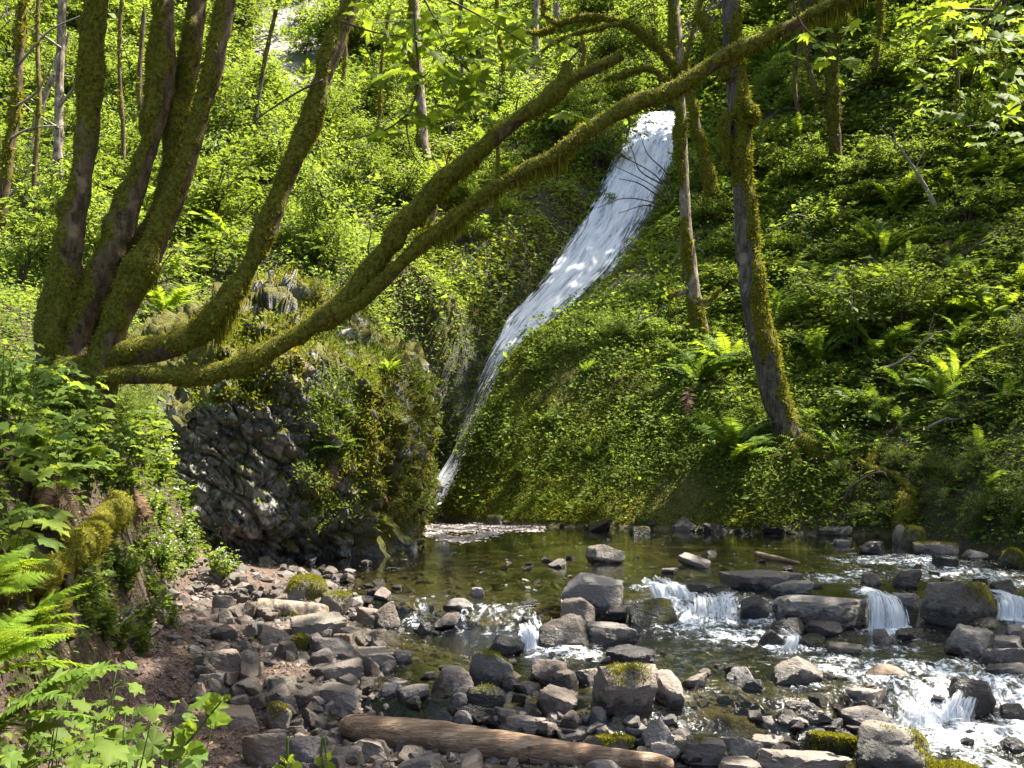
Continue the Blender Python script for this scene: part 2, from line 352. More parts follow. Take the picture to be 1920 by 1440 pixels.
def height(x, y):
    x = np.asarray(x, float); y = np.asarray(y, float)
    hz = hill(x, y)
    dist = np.clip((y-16)/20, 0, 1)
    rough = fbm2(x, y, .55, 4, 3)*(.12+.35*dist)+fbm2(x, y, 2.2, 3, 5)*(.05+.07*dist)
    hz = hz+rough*sst(hz, 0, .8)
    lv = level(x, y)
    s = np.maximum(lerp(y, SHX, SHY)-x, np.where(y < 9, lerp(x, BRX, BRY)-y, -9)); s = s+.18*fbm2(x, y, 1.1, 3, 8)
    nf = lv+np.clip(s*.22, -.22, .0)+np.clip(s*.12, 0, .28)+.035*fbm2(x, y, 3.5, 3, 11)
    d = lerp(y, TOX, TOY)-x+.35*fbm2(x, y, .8, 3, 21)
    bk = -.2+.6*np.clip(d, -9, 0)+2.45*sst(d, -.15, 1.15)+.16*np.clip(d-1.2, 0, 20)+.16*fbm2(x, y, 1.6, 3, 22)*sst(d, 0, .6)
    bk = np.where(y > 15.5, bk-(y-15.5)*.8, bk)
    z = np.maximum(np.maximum(hz, nf), bk)+(.10*fbm2(x, y, 1.3, 3, 41)+.05*fbm2(x, y, 4.2, 2, 42))*sst(hz, .1, .6)*(y > 18)
    if True:
        m = (y > 22) & (x > -4) & (x < 9)
        if m.any():
            dd, zf, wf = near_falls(x[m], y[m]); zz = z[m]
            inn = 1-sst(dd, wf*.95, wf*1.0+.9)
            z[m] = np.where(zz > zf-.25, zz*(1-inn)+np.minimum(zz, zf-.25)*inn, zz)
    return z
def axis(a, b, lo, hi, fine, coarse):
    xs = [lo]
    while xs[-1] < hi:
        x = xs[-1]; d = max(a-x, x-b, 0); xs.append(x+fine+(coarse-fine)*min(1, d/14))
    return np.array(xs)
gx = axis(-6.5, 9, -46, 46, .10, .9); gy = axis(3.5, 27, -7, 88, .10, .9)
GX, GY = np.meshgrid(gx, gy, indexing='ij')
GZ = height(GX.ravel(), GY.ravel()).reshape(GX.shape)
def hz(x, y):
    x = np.asarray(x, float); y = np.asarray(y, float)
    i = np.clip(np.searchsorted(gx, x)-1, 0, len(gx)-2); j = np.clip(np.searchsorted(gy, y)-1, 0, len(gy)-2)
    u = np.clip((x-gx[i])/(gx[i+1]-gx[i]), 0, 1); v = np.clip((y-gy[j])/(gy[j+1]-gy[j]), 0, 1)
    return GZ[i, j]*(1-u)*(1-v)+GZ[i+1, j]*u*(1-v)+GZ[i, j+1]*(1-u)*v+GZ[i+1, j+1]*u*v
def hn(x, y, e=.25):
    return unit(np.stack([-(hz(x+e, y)-hz(x-e, y))/(2*e), -(hz(x, y+e)-hz(x, y-e))/(2*e), np.ones_like(x)], -1))
YS = 2.4*(88/2.4)**np.linspace(0, 1, 700)
def hit(px, py, water=True):
    """where the photo's pixel ray meets the ground (or the stream)"""
    px = np.atleast_1d(np.asarray(px, float)); py = np.atleast_1d(np.asarray(py, float)); out = np.zeros((len(px), 3))
    for a in range(0, len(px), 2000):
        x = (px[a:a+2000, None]-960)/F*YS; y = YS+0*x; z = H+(HZ-py[a:a+2000, None])/F*YS
        g = hz(x.ravel(), y.ravel()).reshape(x.shape)
        if water: g = np.where(y < 22, np.maximum(g, level(x, y)), g)
        below = z < g; k = np.argmax(below, 1); k = np.where(below.any(1), k, len(YS)-1); r = np.arange(len(k)); k0 = np.maximum(k-1, 0)
        d0 = z[r, k0]-g[r, k0]; d1 = g[r, k]-z[r, k]; f = np.clip(d0/np.maximum(d0+d1, 1e-6), 0, 1)
        Y = YS[k0]+(YS[k]-YS[k0])*f
        out[a:a+2000] = Wp(px[a:a+2000], py[a:a+2000], Y)
    return out
def in_view(P, m=60):
    px, py = to_px(P); return (P[:, 1] > 1) & (px > -m) & (px < 1920+m) & (py > -m) & (py < 1440+m)
def seen(P, lift=.5):
    """not hidden behind the land"""
    ok = np.ones(len(P), bool); c = np.array([0, 0, H])
    for t in np.linspace(.15, .965, 44):
        q = c+(P+np.array([0, 0, lift])-c)*t; ok &= q[:, 2] > hz(q[:, 0], q[:, 1])-.05
    return ok

vx, vy = GX.ravel(), GY.ravel(); vz = GZ.ravel()
ni, nj = GX.shape
I = (np.arange(ni-1)[:, None]*nj+np.arange(nj-1)[None]).ravel()
quads = np.stack([I, I+nj, I+nj+1, I+1], 1)
gn = hn(vx, vy)
bed = (1-sst(vz-level(vx, vy), .0, .10))*(vy < 23)*(vx > -4.6)
fd, fz_, fw_ = near_falls(vx, vy); fd = np.where(vy > 21, fd-fw_, 9)
wetm = 1-sst(fd, .1, .9)
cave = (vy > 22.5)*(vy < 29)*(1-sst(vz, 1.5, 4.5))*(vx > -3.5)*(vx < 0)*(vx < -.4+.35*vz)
slab = sst(vy, 18.5, 20)*(vx > -2)*(1-sst(vx, 4.5, 7))*(1-sst(vy, 25, 30))
bank = (vy < 15.5)*(vx < -1.5)*(1-bed)
ccp = Wp(540, 60, 47); cl = 1-sst(np.hypot((vx-ccp[0])/3.2, (vz-ccp[2]-1)/5), .7, 1.1)
t = NT('forest_floor'); p = t.pos()
n1 = t.noise(p, 1.1, 5, .6); n2 = t.noise(p, 7, 6, .65); n3 = t.noise(p, 38, 4, .65)
litter = t.mix(t.rng(n3, .35, .65), (.018, .013, .008), (.070, .046, .027))
green = t.mix(t.rng(n3, .3, .7), (.016, .026, .006), (.065, .078, .014))
col = t.mix(t.rng(n2, .42, .6), litter, green)
soil = t.mix(t.rng(n3, .3, .7), (.055, .035, .027), (.19, .132, .108)); soil = t.mix(t.rng(n2, .5, .7), soil, (.085, .056, .044))
soil = t.mix(t.math('MULTIPLY', t.rng(t.vor(p, 60), .0, .28, 1, 0), .5), soil, (.26, .2, .17))
bankc = t.mix(t.rng(n2, .46, .60), t.mix(.5, soil, (.02, .013, .008)), (.045, .048, .010))
mossy = t.mix(t.rng(n3, .3, .7), (.035, .042, .007), (.120, .115, .018)); mossy = t.mix(t.rng(n2, .55, .75), mossy, (.08, .065, .03))
bedc = t.mix(t.rng(t.vor(p, 9), .1, .6), (.045, .032, .018), (.13, .10, .052)); bedc = t.mix(t.rng(n2, .45, .6), bedc, (.05, .047, .018)); bedc = t.mix(t.rng(t.vor(p, 21), .05, .3), (.15, .12, .08), bedc)
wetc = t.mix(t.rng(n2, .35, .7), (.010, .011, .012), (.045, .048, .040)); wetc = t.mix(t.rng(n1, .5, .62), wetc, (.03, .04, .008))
cliff = t.mix(t.rng(n2, .35, .65), (.13, .12, .11), (.36, .34, .32))
col = t.mix(t.attr('bank'), col, bankc); col = t.mix(t.attr('slab'), col, mossy); col = t.mix(t.attr('cliff'), col, cliff)
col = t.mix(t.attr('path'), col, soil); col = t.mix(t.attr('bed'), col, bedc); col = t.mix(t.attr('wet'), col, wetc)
rough = t.mix(t.attr('wet'), (.9, .9, .9), (.3, .3, .3))
h = t.math('ADD', t.math('MULTIPLY', n2, 1.0), t.math('MULTIPLY', n3, .4))
M['forest_floor'] = t.done(t.pbsdf(col, rough, .3, t.bump(h, .9, .09)))
path = (vy < 15.5)*(vx < 7)*(1-sst(vz-level(vx, vy), .40, .8))*(1-bed)
me = mesh_np('forest_ground', np.stack([vx, vy, vz], 1), quads, M['forest_floor'], True,
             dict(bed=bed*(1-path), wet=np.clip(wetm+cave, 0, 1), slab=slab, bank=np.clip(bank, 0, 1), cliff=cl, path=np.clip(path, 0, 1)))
link('forest_ground', me, kind='structure')

# ------------------------------------------------------------------ stream and pool
FOAM = [(1000, 1195, 34, 24, 1), (1058, 1225, 80, 16, 1), (905, 1148, 90, 10, .5), (780, 1170, 30, 16, .6), (1240, 1105, 60, 12, .9), (1285, 1122, 50, 16, 1), (1340, 1142, 60, 22, 1), (1300, 1172, 90, 18, .9), (1400, 1195, 120, 16, .8),
        (1480, 1215, 80, 14, .8), (1655, 1150, 32, 34, 1.1), (1665, 1186, 50, 12, 1.1), (1895, 1140, 34, 30, 1.1), (1560, 1086, 60, 12, .65), (1700, 1052, 150, 15, .75), (1800, 1075, 130, 18, .7), (1620, 1075, 60, 12, .6), (1880, 1090, 60, 20, .8), (1560, 1236, 100, 10, .6), (1650, 1262, 90, 24, .8), (1600, 1215, 70, 8, .5), (1560, 1255, 60, 14, .6), (1700, 1215, 60, 10, .5), (1890, 1300, 70, 26, .8), (1680, 1300, 60, 12, .6),
        (1750, 1250, 130, 18, .8), (1810, 1290, 110, 24, .85), (1860, 1330, 80, 20, .7), (1760, 1345, 95, 24, 1), (1830, 1378, 110, 28, 1.1), (1905, 1360, 60, 34, .9), (1760, 1400, 80, 20, .85), (1850, 1432, 80, 20, .7), (1500, 1286, 60, 10, .4),
        (1100, 1190, 60, 12, .5), (1170, 1225, 60, 9, .5), (960, 1148, 50, 10, .45), (1420, 1165, 40, 20, .7), (1510, 1180, 60, 10, .6), (826, 925, 34, 16, 1.1), (1330, 1285, 40, 9, .35)]
sx = np.arange(-5.0, 9.6, .05); sy = np.concatenate([np.arange(5.2, 16, .05), np.arange(16, 26.5, .12)])
WX, WY = np.meshgrid(sx, sy, indexing='ij'); wx, wy = WX.ravel(), WY.ravel()
wz = level(wx, wy); foam = np.zeros(len(wx))
fp = hit([f[0] for f in FOAM], [f[1] for f in FOAM])
for (a, b, rx, ry, st), q in zip(FOAM, fp):
    Y = q[1]; ax = rx/F*Y; ay = max(Y*Y/(F*(H-q[2]))*ry, .12)
    foam = np.maximum(foam, st*np.exp(-1.1*(((wx-q[0])/ax)**2+((wy-q[1])/ay)**2)**1.3))
turb = np.clip(foam*1.2+sst(wx, .3, 2.0)*(1-sst(wy, 13.5, 15.5))*.35+.16*(wy < 12.4), 0, 1)
n = fbm2(wx*.8, wy*1.3, 4.2, 3, 31)*.045+fbm2(wx, wy*1.6, 10, 3, 33)*.026+fbm2(wx*1.2, wy*.5, 21, 2, 35)*.007
wz = wz+n*turb+.05*np.clip(foam-.45, 0, .6)*(.5+fbm2(wx, wy*1.4, 6, 3, 39))+.0016*fbm2(wx, wy*1.5, 3, 3, 37)*(1-turb)+.02*foam
nx, ny = WX.shape; I = (np.arange(nx-1)[:, None]*ny+np.arange(ny-1)[None]).ravel()
q = np.stack([I, I+ny, I+ny+1, I+1], 1)
gz = hz(wx, wy); dry = gz > wz+.35; q = q[~dry[q].all(1)]
t = NT('stream_water'); p = t.pos(); fo = t.attr('foam'); tu = t.attr('turb')
st1 = t.noise(t.map(p, (1.0, .6, 1)), 4.5, 5, .6, 2.2); st2 = t.noise(t.map(p, (1.0, .8, 1)), 13, 4, .62, 1.8)
s = t.math('ADD', t.math('MULTIPLY', st1, .65), t.math('MULTIPLY', st2, .45))
fm = t.rng(t.math('ADD', t.math('ADD', t.math('MULTIPLY', fo, .50), t.math('MULTIPLY', tu, .07)), t.math('MULTIPLY', t.math('SUBTRACT', s, .55), 2.3)), .24, .70)
hb = t.math('ADD', t.math('MULTIPLY', t.noise(t.map(p, (1, 1.6, 1)), 11, 3), t.math('ADD', t.math('MULTIPLY', tu, 1.0), .05)), t.math('MULTIPLY', t.math('MULTIPLY', st2, tu), .6))
nb = t.bump(hb, .55, .06)
fr = t.n('Fresnel'); fr.inputs['IOR'].default_value = 1.33; t.l(nb, fr.inputs['Normal'])
gl = t.n('BsdfGlossy'); gl.inputs['Roughness'].default_value = .10; t.put(gl.inputs['Color'], (.95, .97, 1)); t.l(nb, gl.inputs['Normal'])
tr = t.n('BsdfTransparent'); t.put(tr.inputs['Color'], (.52, .53, .37))
wat = t.mixs(t.math('MULTIPLY', fr.outputs[0], 1.25, clamp=True), tr.outputs[0], gl.outputs[0])
white = t.pbsdf(t.mix(t.rng(st2, .38, .6), (.30, .36, .44), (.72, .75, .79)), .55, .4, t.bump(st2, .8, .05))
M['stream_water'] = t.done(t.mixs(fm, wat, white))
link('stream_water', mesh_np('stream_water', np.stack([wx, wy, wz], 1), q, M['stream_water'], True, dict(foam=foam, turb=turb)), kind='structure')

# ------------------------------------------------------------------ falling water
t = NT('falling_water'); uv = t.n('TexCoord').outputs['UV']; dn = t.attr('dense')
a1 = t.noise(t.map(uv, (16, 5.5, 1)), 1.0, 6, .7, .7); a2 = t.noise(t.map(uv, (60, 13, 1)), 1.0, 5, .75, .4)
a3 = t.noise(t.map(uv, (5, 5, 1)), 1.0, 4, .6, .8)
s = t.math('ADD', t.math('MULTIPLY', a1, .5), t.math('ADD', t.math('MULTIPLY', a2, .45), t.math('MULTIPLY', a3, .25)))
al = t.rng(t.math('ADD', dn, t.math('MULTIPLY', t.math('SUBTRACT', s, .6), 3.2)), .24, .72)
col = t.mix(t.rng(s, .44, .68), (.30, .36, .47), (.82, .84, .87))
wh = t.pbsdf(col, .6, .3, t.bump(s, .4, .12))
tl = t.n('BsdfTranslucent'); t.put(tl.inputs[0], (.75, .8, .85)); tr = t.n('BsdfTransparent')
M['falling_water'] = t.done(t.mixs(al, tr.outputs[0], t.mixs(.25, wh, tl.outputs[0])))
def fall_sheet(name, centre, halfw, dense, nu, nv, side=None, bulge=.0, amp=.1, kind='structure', uvs=(1, 1), seed=0, **kw):
    c = catmull(np.column_stack([centre, halfw, dense]), nv); p, w, dn = c[:, :3], c[:, 3], c[:, 4]
    T = unit(np.gradient(p, axis=0))
    sd = unit(np.cross(T, np.array([0, 0, 1.0]))) if side is None else np.tile(unit(np.array(side, float)), (nv, 1))
    N = unit(np.cross(sd, T)); N = N*np.sign(N[:, 2:3]+1e-6)
    u = np.linspace(-1, 1, nu); ln = np.concatenate([[0], np.cumsum(np.linalg.norm(np.diff(p, axis=0), axis=1))])
    U, V = np.meshgrid(u, np.arange(nv)); V = V.ravel(); U = U.ravel()
    v = p[V]+sd[V]*(U*w[V])[:, None]
    k = np.column_stack([U*6*uvs[0], ln[V]*.42*uvs[1], np.zeros_like(U)+seed])
    dz = amp*(fbm(k, 4, 50+seed)+.6*fbm(k*np.array([3, 1.2, 1]), 3, 55+seed))+bulge*(1-U*U)
    v = v+N[V]*dz[:, None]
    edge = np.clip((1-np.abs(U))/.55, 0, 1)
    rag = .35*fbm(np.column_stack([U*3, ln[V]*1.3*uvs[1], np.zeros_like(U)+seed+7]), 3, 90)
    d = dn[V]*(.25+.75*np.clip(edge+rag*(edge < .95), 0, 1))
    i = (np.arange(nv-1)[:, None]*nu+np.arange(nu-1)[None]).ravel(); q = np.stack([i, i+1, i+nu+1, i+nu], 1)
    me = mesh_np(name, v, q, M['falling_water'], True, dict(dense=d), np.column_stack([U*.5*uvs[0], ln[V]*.12*uvs[1]]))
    return link(name, me, kind=kind, **kw)
dens = [1.3, .9, .40, .27, .25, .30, .46, .66, .80, .88, .92, .92, .92, .9, .9, .88, .88, .88]
fall_sheet('waterfall', FC, FW*1.16, dens, 90, 420, side=(1, -.15, 0), amp=.09, bulge=.14)
fall_sheet('waterfall', FC+np.array([.08, .25, -.12]), FW*1.05, [d*.85 for d in dens], 50, 260, side=(1, -.15, 0), amp=.2, seed=3)
# low cascades between the stones: (top px, top py, bottom px, bottom py, half width px, density)
CAS = [(1000, 1180, 1012, 1212, 26, .95), (1335, 1118, 1345, 1158, 50, .62), (1658, 1118, 1668, 1182, 34, 1.1), (1745, 1322, 1752, 1360, 70, .55), (1893, 1118, 1908, 1158, 30, 1.1), (1812, 1300, 1790, 1346, 26, .8), (1240, 1096, 1262, 1118, 40, .9), (1490, 1190, 1480, 1215, 22, .9)]
cr = np.random.default_rng(8); kk = 0
for a, b, c, d, w, dn in CAS:
    m = max(1, int(round(w/15)))
    for e in range(m+m//2):
        kk += 1; f = cr.uniform(-1, 1) if e >= m else (2*(e+.5)/m-1 if m > 1 else 0); ww = w/m*cr.uniform(.9, 1.7); x1 = a+f*w*.85+cr.normal()*2; x2 = c+f*w*.95+cr.normal()*3; y1 = b+cr.uniform(-4, 8); y2 = d+cr.uniform(-6, 6)
        q = hit([x2], [y2])[0]; Y = q[1]; p1 = Wp(x1, y1, Y+.13+.06*cr.random()); p2 = Wp(x2, y2, Y-.05); p2[2] = q[2]-.02
        pts = np.array([p1+np.array([-.03, .28, .015]), p1, p1*.55+p2*.45+np.array([0, -.02-.03*cr.random(), .06]), p2, p2+np.array([.02, -.12, .012])])
        fall_sheet('cascade', pts, [ww/F*Y*.7, ww/F*Y*.8, ww/F*Y, ww/F*Y*1.25, ww/F*Y*1.5], [dn*.4, dn*.62, dn*.75, dn*.8, dn*.5], 22, 30, side=(1, cr.normal()*.2, 0), amp=.03, bulge=.03, uvs=(ww/34, 4.5), seed=11+kk)
# foam drifting where the pool enters the gap
t = NT('foam'); M['foam'] = t.done(t.pbsdf((.62, .54, .52), .7, .3))
r = np.random.default_rng(5); n = 5200
ang = r.uniform(0, 1, n); px = 790+210*ang**.8+r.normal(size=n)*10; py = 987+5*np.sin(ang*7)+r.normal(size=n)*3.2+np.where(r.random(n) < .35, 12+8*np.sin(ang*5), 0)
Pf = hit(px, py); Pf = Pf[(Pf[:, 2] < .03)]; Pf[:, 2] = .006
v, f = scatter(np.array([[-.5, -.3, 0], [.4, -.5, 0], [.5, .4, 0], [-.3, .5, 0]]), np.array([[0, 1, 2, 3]]), Pf, *[np.tile(a, (len(Pf), 1)) for a in np.eye(3)], r.uniform(.012, .06, len(Pf)))
link('floating_foam', mesh_np('floating_foam', v, f, M['foam']), kind='stuff')
# ================================================================== stones
import bmesh
ICO = {}
def ico(sub):
    if sub not in ICO:
        b = bmesh.new(); bmesh.ops.create_icosphere(b, subdivisions=sub, radius=1.0)
        b.verts.ensure_lookup_table(); ICO[sub] = (np.array([v.co[:] for v in b.verts]), np.array([[v.index for v in f.verts] for f in b.faces])); b.free()
    return ICO[sub]
def rock_verts(seed, kind='block', sub=3):
    r = np.random.default_rng(1000+seed); d, f = ico(sub)
    Q = lambda n: unit(r.normal(size=(n, 3)))
    if kind == 'block':
        a = r.uniform(-.5, .5); R = np.array(Euler((r.normal()*.16, r.normal()*.16, a)).to_matrix())
        nn = np.concatenate([np.eye(3), -np.eye(3)])+r.normal(size=(6, 3))*.13; nn = unit(nn)@R.T; hh = r.uniform(.85, 1.05, 6)
        e = Q(8); nn = np.concatenate([nn, e]); hh = np.concatenate([hh, r.uniform(.92, 1.3, 8)]); p = 80
    elif kind == 'slab':
        a = r.uniform(-.6, .6); R = np.array(Euler((r.normal()*.1, r.normal()*.12, a)).to_matrix())
        nn = np.concatenate([np.eye(3), -np.eye(3)])+r.normal(size=(6, 3))*.1; nn = unit(nn)@R.T; hh = np.array([1, 1, .8, 1, 1, .8])*r.uniform(.85, 1.05, 6)
        e = Q(5); e[:, 2] *= .4; nn = np.concatenate([nn, unit(e)]); hh = np.concatenate([hh, r.uniform(.8, 1.1, 5)]); p = 80
    elif kind == 'point':
        e = Q(9); e[:4, 2] = np.abs(e[:4, 2])*.7+.25; nn = unit(np.concatenate([e, [[0, 0, -1]]])); hh = np.concatenate([r.uniform(.55, .8, 9), [.6]]); p = 80
        nn = np.concatenate([nn, np.concatenate([np.eye(3), -np.eye(3)])]); hh = np.concatenate([hh, np.ones(6)*1.0])
    else:
        e = Q(16); nn = e; hh = r.uniform(.8, 1.0, 16); nn = np.concatenate([nn, np.concatenate([np.eye(3), -np.eye(3)])]); hh = np.concatenate([hh, np.ones(6)]); p = 24
    c = np.maximum(d@nn.T, 0)/hh
    rad = (c**p).sum(1)**(-1.0/p)
    v = d*rad[:, None]
    rg = np.abs(fbm(v*2.3+seed*1.7, 3, seed+5)); v *= (1+.07*fbm(v*1.7+seed, 3, seed)+.03*fbm(v*6+seed, 3, seed+3)-.06*(1-sst(rg, 0, .10)))[:, None]
    lo, hi = v.min(0), v.max(0)
    return (v-(lo+hi)/2)/(hi-lo), f
def crisp(me, a=26):
    me.set_sharp_from_angle(angle=math.radians(a)); return me
ROCKN = [0]
def rock(x0, y0, x1, y1, kind='block', tone=.5, moss=.0, wet=None, warm=.1, label=None, group=None, deep=.75, seed=None, name='boulder', cat='rock', sub=None, tilt=0.0):
    """a stone that fills this box of the photograph and stands where the foot of the box meets ground or water"""
    ROCKN[0] += 1; sd = ROCKN[0]*7 if seed is None else seed
    c = hit([(x0+x1)/2], [y1-2])[0]; Y0 = c[1]; w0 = (x1-x0)/F*Y0; d = deep*w0; Y = Y0+d*.35
    w = (x1-x0)/F*Y*1.02; sinv = (y1-HZ)/F
    hgt = max((y1-y0)/F*Y-d*sinv*.75, .35*(y1-y0)/F*Y)
    if sub is None: sub = 4 if (x1-x0) > 44 else 3
    v, f = rock_verts(sd, kind, sub); sink = .20*hgt+.05
    v = v*np.array([w, d, hgt+sink]); v[:, 2] += (hgt-sink)/2
    if tilt:
        R = np.array(Euler((0, tilt, 0)).to_matrix()); v = v@R.T
    loc = ((x0+x1)/2/F*Y-960/F*Y, Y, c[2])
    inw = level(np.array([loc[0]]), np.array([Y]))[0] > hz(np.array([loc[0]]), np.array([Y]))[0]+.02
    o = link(name, crisp(mesh_np(name, v, f, M['rock'], True)), loc=loc)
    o['tone'] = float(tone); o['moss'] = float(moss); o['warm'] = float(warm); o['wet'] = float(wet if wet is not None else (.055 if inw else -5.0))
    tag(o, label, cat, group); return o
def moss_cap(o, dens=24000, thr=.0, size=.035, side=(0.2, -.25, 1), name='moss', extent=.75, mat='moss_tuft'):
    """tufts on the part of a stone where its moss lies"""
    me = o.data; n = len(me.vertices); co = np.empty(n*3); me.vertices.foreach_get('co', co); co = co.reshape(-1, 3)
    no = np.empty(n*3); me.vertices.foreach_get('normal', no); no = no.reshape(-1, 3)
    tr = np.empty(len(me.polygons)*3, np.int32); me.polygons.foreach_get('vertices', tr); tr = tr.reshape(-1, 3)
    a = co[tr]; ar = np.linalg.norm(np.cross(a[:, 1]-a[:, 0], a[:, 2]-a[:, 0]), axis=1)/2
    fn = no[tr].mean(1); cn = a.mean(1); sc = cn/np.abs(co).max(0)
    s = unit(np.array(side, float)); m = (fn@s)*.8+.95*fbm(cn*2.2/np.abs(co).max()*.6+o.location.x*3, 4, 4)+.3*(sc@s)
    wgt = ar*sst(m, extent-.12, extent+.4)
    if wgt.sum() <= 0: return
    r = np.random.default_rng(n+ROCKN[0]); k = int(min(9000, dens*wgt.sum()*(9/max(o.location.y, 5))))
    k = max(k, 300); i = r.choice(len(tr), k, p=wgt/wgt.sum()); b = r.dirichlet((1, 1, 1), k)
    P = (a[i]*b[:, :, None]).sum(1); N = fn[i]
    T = unit(N*1.0+r.normal(size=(k, 3))*.55+np.array([0, 0, .15])); X, Y, Z = frames(T, unit(r.normal(size=(k, 3))))
    v, f = scatter(np.array([[-.22, 0, 0], [.22, 0, 0], [.1, .8, .05], [-.1, 1, 0]]), np.array([[0, 1, 2, 3]]), P-N*size*.2, X, Y, Z, size*np.exp(r.normal(size=k)*.3))
    c = link(name, mesh_np(name, v, f, M[mat], True), o); c['kind'] = 'stuff'

# ------------------------------------------------------------------ the basalt outcrop on the near side of the gap
OUT = np.array([(-5.0, 13.7), (-4.35, 14.2), (-3.5, 14.6), (-2.75, 15.1), (-2.15, 15.7), (-1.78, 17.2), (-1.70, 19), (-1.80, 21.2), (-2.5, 23.4), (-4.5, 24), (-7.5, 22), (-8.2, 17), (-6.6, 14.4)])
ZT = [(390, 740, 14.3), (440, 650, 14.8), (420, 620, 16), (490, 532, 17), (560, 560, 16.8), (640, 600, 16.6), (690, 625, 17.4), (740, 640, 19), (790, 640, 21.5), (640, 560, 19.5), (480, 560, 20), (330, 620, 17)]
zt = np.array([Wp(*a) for a in ZT]); ztf = RBF(zt[:, :2], zt[:, 2], 1.0)
def cell(p, seed=0):
    i0 = np.floor(p).astype(np.int64); d1 = np.full(len(p), 9.0); d2 = d1.copy()
    for a in (-1, 0, 1):
        for b in (-1, 0, 1):
            for c in (-1, 0, 1):
                i = i0+np.array([a, b, c]); q = i+np.stack([_hash(i[:, 0], i[:, 1], i[:, 2], seed+k) for k in range(3)], 1)
                d = np.linalg.norm(q-p, axis=1); n = np.minimum(d1, d); d2 = np.where(d < d1, d1, np.minimum(d2, d)); d1 = n
    return d1, d2
ns, nl = 760, 190
oc = catmull(np.concatenate([OUT, OUT[:1]])@np.eye(2, 3), 5000)[:, :2]
wq = np.linspace(0, 1, ns+1)[:-1]; oc = oc[(4999*np.interp(wq, [0, .85, 1], [0, 7.6/13, 1])).astype(int)]; ctr = np.array([-4.4, 18.6])
tt = np.linspace(0, 1, nl); S_, T_ = np.meshgrid(np.arange(ns), tt); S_ = S_.ravel(); T_ = T_.ravel()
sc = np.where(T_ < .66, .965+.06*np.sin(np.clip(T_/.66, 0, 1)*np.pi*.9)-.05*sst(T_, .45, .66), .93*(1-sst(T_, .6, 1.02)**.8))
xy = ctr+(oc[S_]-ctr)*sc[:, None]
top = ztf(xy[:, 0], xy[:, 1]); top = np.clip(top, 1.2, 5.2)
edge = ztf(*(ctr+(oc-ctr)*.93).T)[S_]; edge = np.clip(edge, 1.4, 5)
z = np.where(T_ < .66, -.45+(edge*.9+.45)*(T_/.66), np.minimum(top, edge*.9+(top-edge*.9)*sst(T_, .66, .86)))
v = np.column_stack([xy, z])
i = (np.arange(nl-1)[:, None]*ns+np.arange(ns)[None]); j = (np.arange(nl-1)[:, None]*ns+(np.arange(ns)[None]+1) % ns)
q = np.stack([i, j, j+ns, i+ns], -1).reshape(-1, 4)
def vnorm(v, q):
    n = np.cross(v[q[:, 1]]-v[q[:, 0]], v[q[:, 3]]-v[q[:, 0]]); o = np.zeros_like(v)
    for k in range(q.shape[1]): np.add.at(o, q[:, k], n)
    return unit(o)
nrm = vnorm(v, q)
opx, opy = to_px(v)
front = (1-sst(opx, 600, 740))*sst(opy, 640, 720)*(nrm[:, 1] < .4)          # the bare knobbly face
front = (1-sst(opx, 600, 740))*(nrm[:, 2] < .55)
AX = np.array(Euler((.15, .75, .35)).to_matrix())
def chunk(p, sc, seed, tilt=.8):
    """flat-faced lumps: every cell gets its own height and its own tilt"""
    q = (p@AX)*np.array(sc); q = q+.10*fbm(p*1.3, 2, seed+1)[:, None]; i0 = np.floor(q).astype(np.int64); best = np.full(len(q), 9.0); sec = best.copy(); val = np.zeros(len(q))
    for a in (-1, 0, 1):
        for b in (-1, 0, 1):
            for c in (-1, 0, 1):
                i = i0+np.array([a, b, c]); o = np.stack([_hash(i[:, 0], i[:, 1], i[:, 2], seed+k) for k in range(3)], 1); dv = q-(i+o); d = np.abs(dv).sum(1)*.6+np.linalg.norm(dv, axis=1)*.5
                h = _hash(i[:, 0], i[:, 1], i[:, 2], seed+7)-.5; tv = np.stack([_hash(i[:, 0], i[:, 1], i[:, 2], seed+k) for k in (11, 12, 13)], 1)-.5
                m = d < best; sec = np.where(m, best, np.minimum(sec, d)); val = np.where(m, h+tilt*2*(tv*dv).sum(1), val); best = np.where(m, d, best)
    return val, sst(sec-best, 0, .14)
c1, k1 = chunk(v, (1.1, 2.6, 2.4), 105); c2, k2 = chunk(v, (2.6, 5.6, 5.2), 115, .95); c3, k3 = chunk(v, (6, 12, 11), 125, .8)
dsp = .22*fbm(v*.8, 4, 60)+front*(.26*c1+.15*c2+.06*c3-.10*(1-k1)-.05*(1-k2))+(1-front)*(.30*fbm(v*1.4, 4, 61)+.24*c1+.15*c2-.06*(1-k1))
dsp = dsp-.45*(1-sst(v[:, 2], -.1, .8))*(opx < 700)
v = v+nrm*dsp[:, None]
nrm = vnorm(v, q); opx, opy = to_px(v)
mossA = np.clip((1-front)*.62+sst(nrm[:, 2], .35, .7)*.8+.55*fbm(v*1.3, 3, 70), 0, 1)
t = NT('basalt'); p = t.coord('Object'); n2 = t.noise(p, 9, 6, .7); n3 = t.noise(p, 42, 4, .65); n1 = t.noise(p, 1.6, 4)
rc = t.mix(t.rng(n2, .33, .68), (.045, .045, .042), (.36, .345, .32)); rc = t.mix(t.math('MULTIPLY', t.rng(n3, .58, .74), .4), rc, (.38, .36, .35))
rc = t.mix(t.math('MULTIPLY', t.rng(n1, .56, .66), .6), rc, (.075, .055, .035))
mo = t.mix(t.rng(n3, .3, .7), (.045, .050, .007), (.14, .13, .018)); mo = t.mix(t.rng(n2, .56, .7), mo, (.12, .075, .035))
mk = t.rng(t.math('ADD', t.attr('moss'), t.math('MULTIPLY', t.math('SUBTRACT', n2, .5), .9)), .45, .62)
h = t.math('ADD', n2, t.math('MULTIPLY', n3, .5))
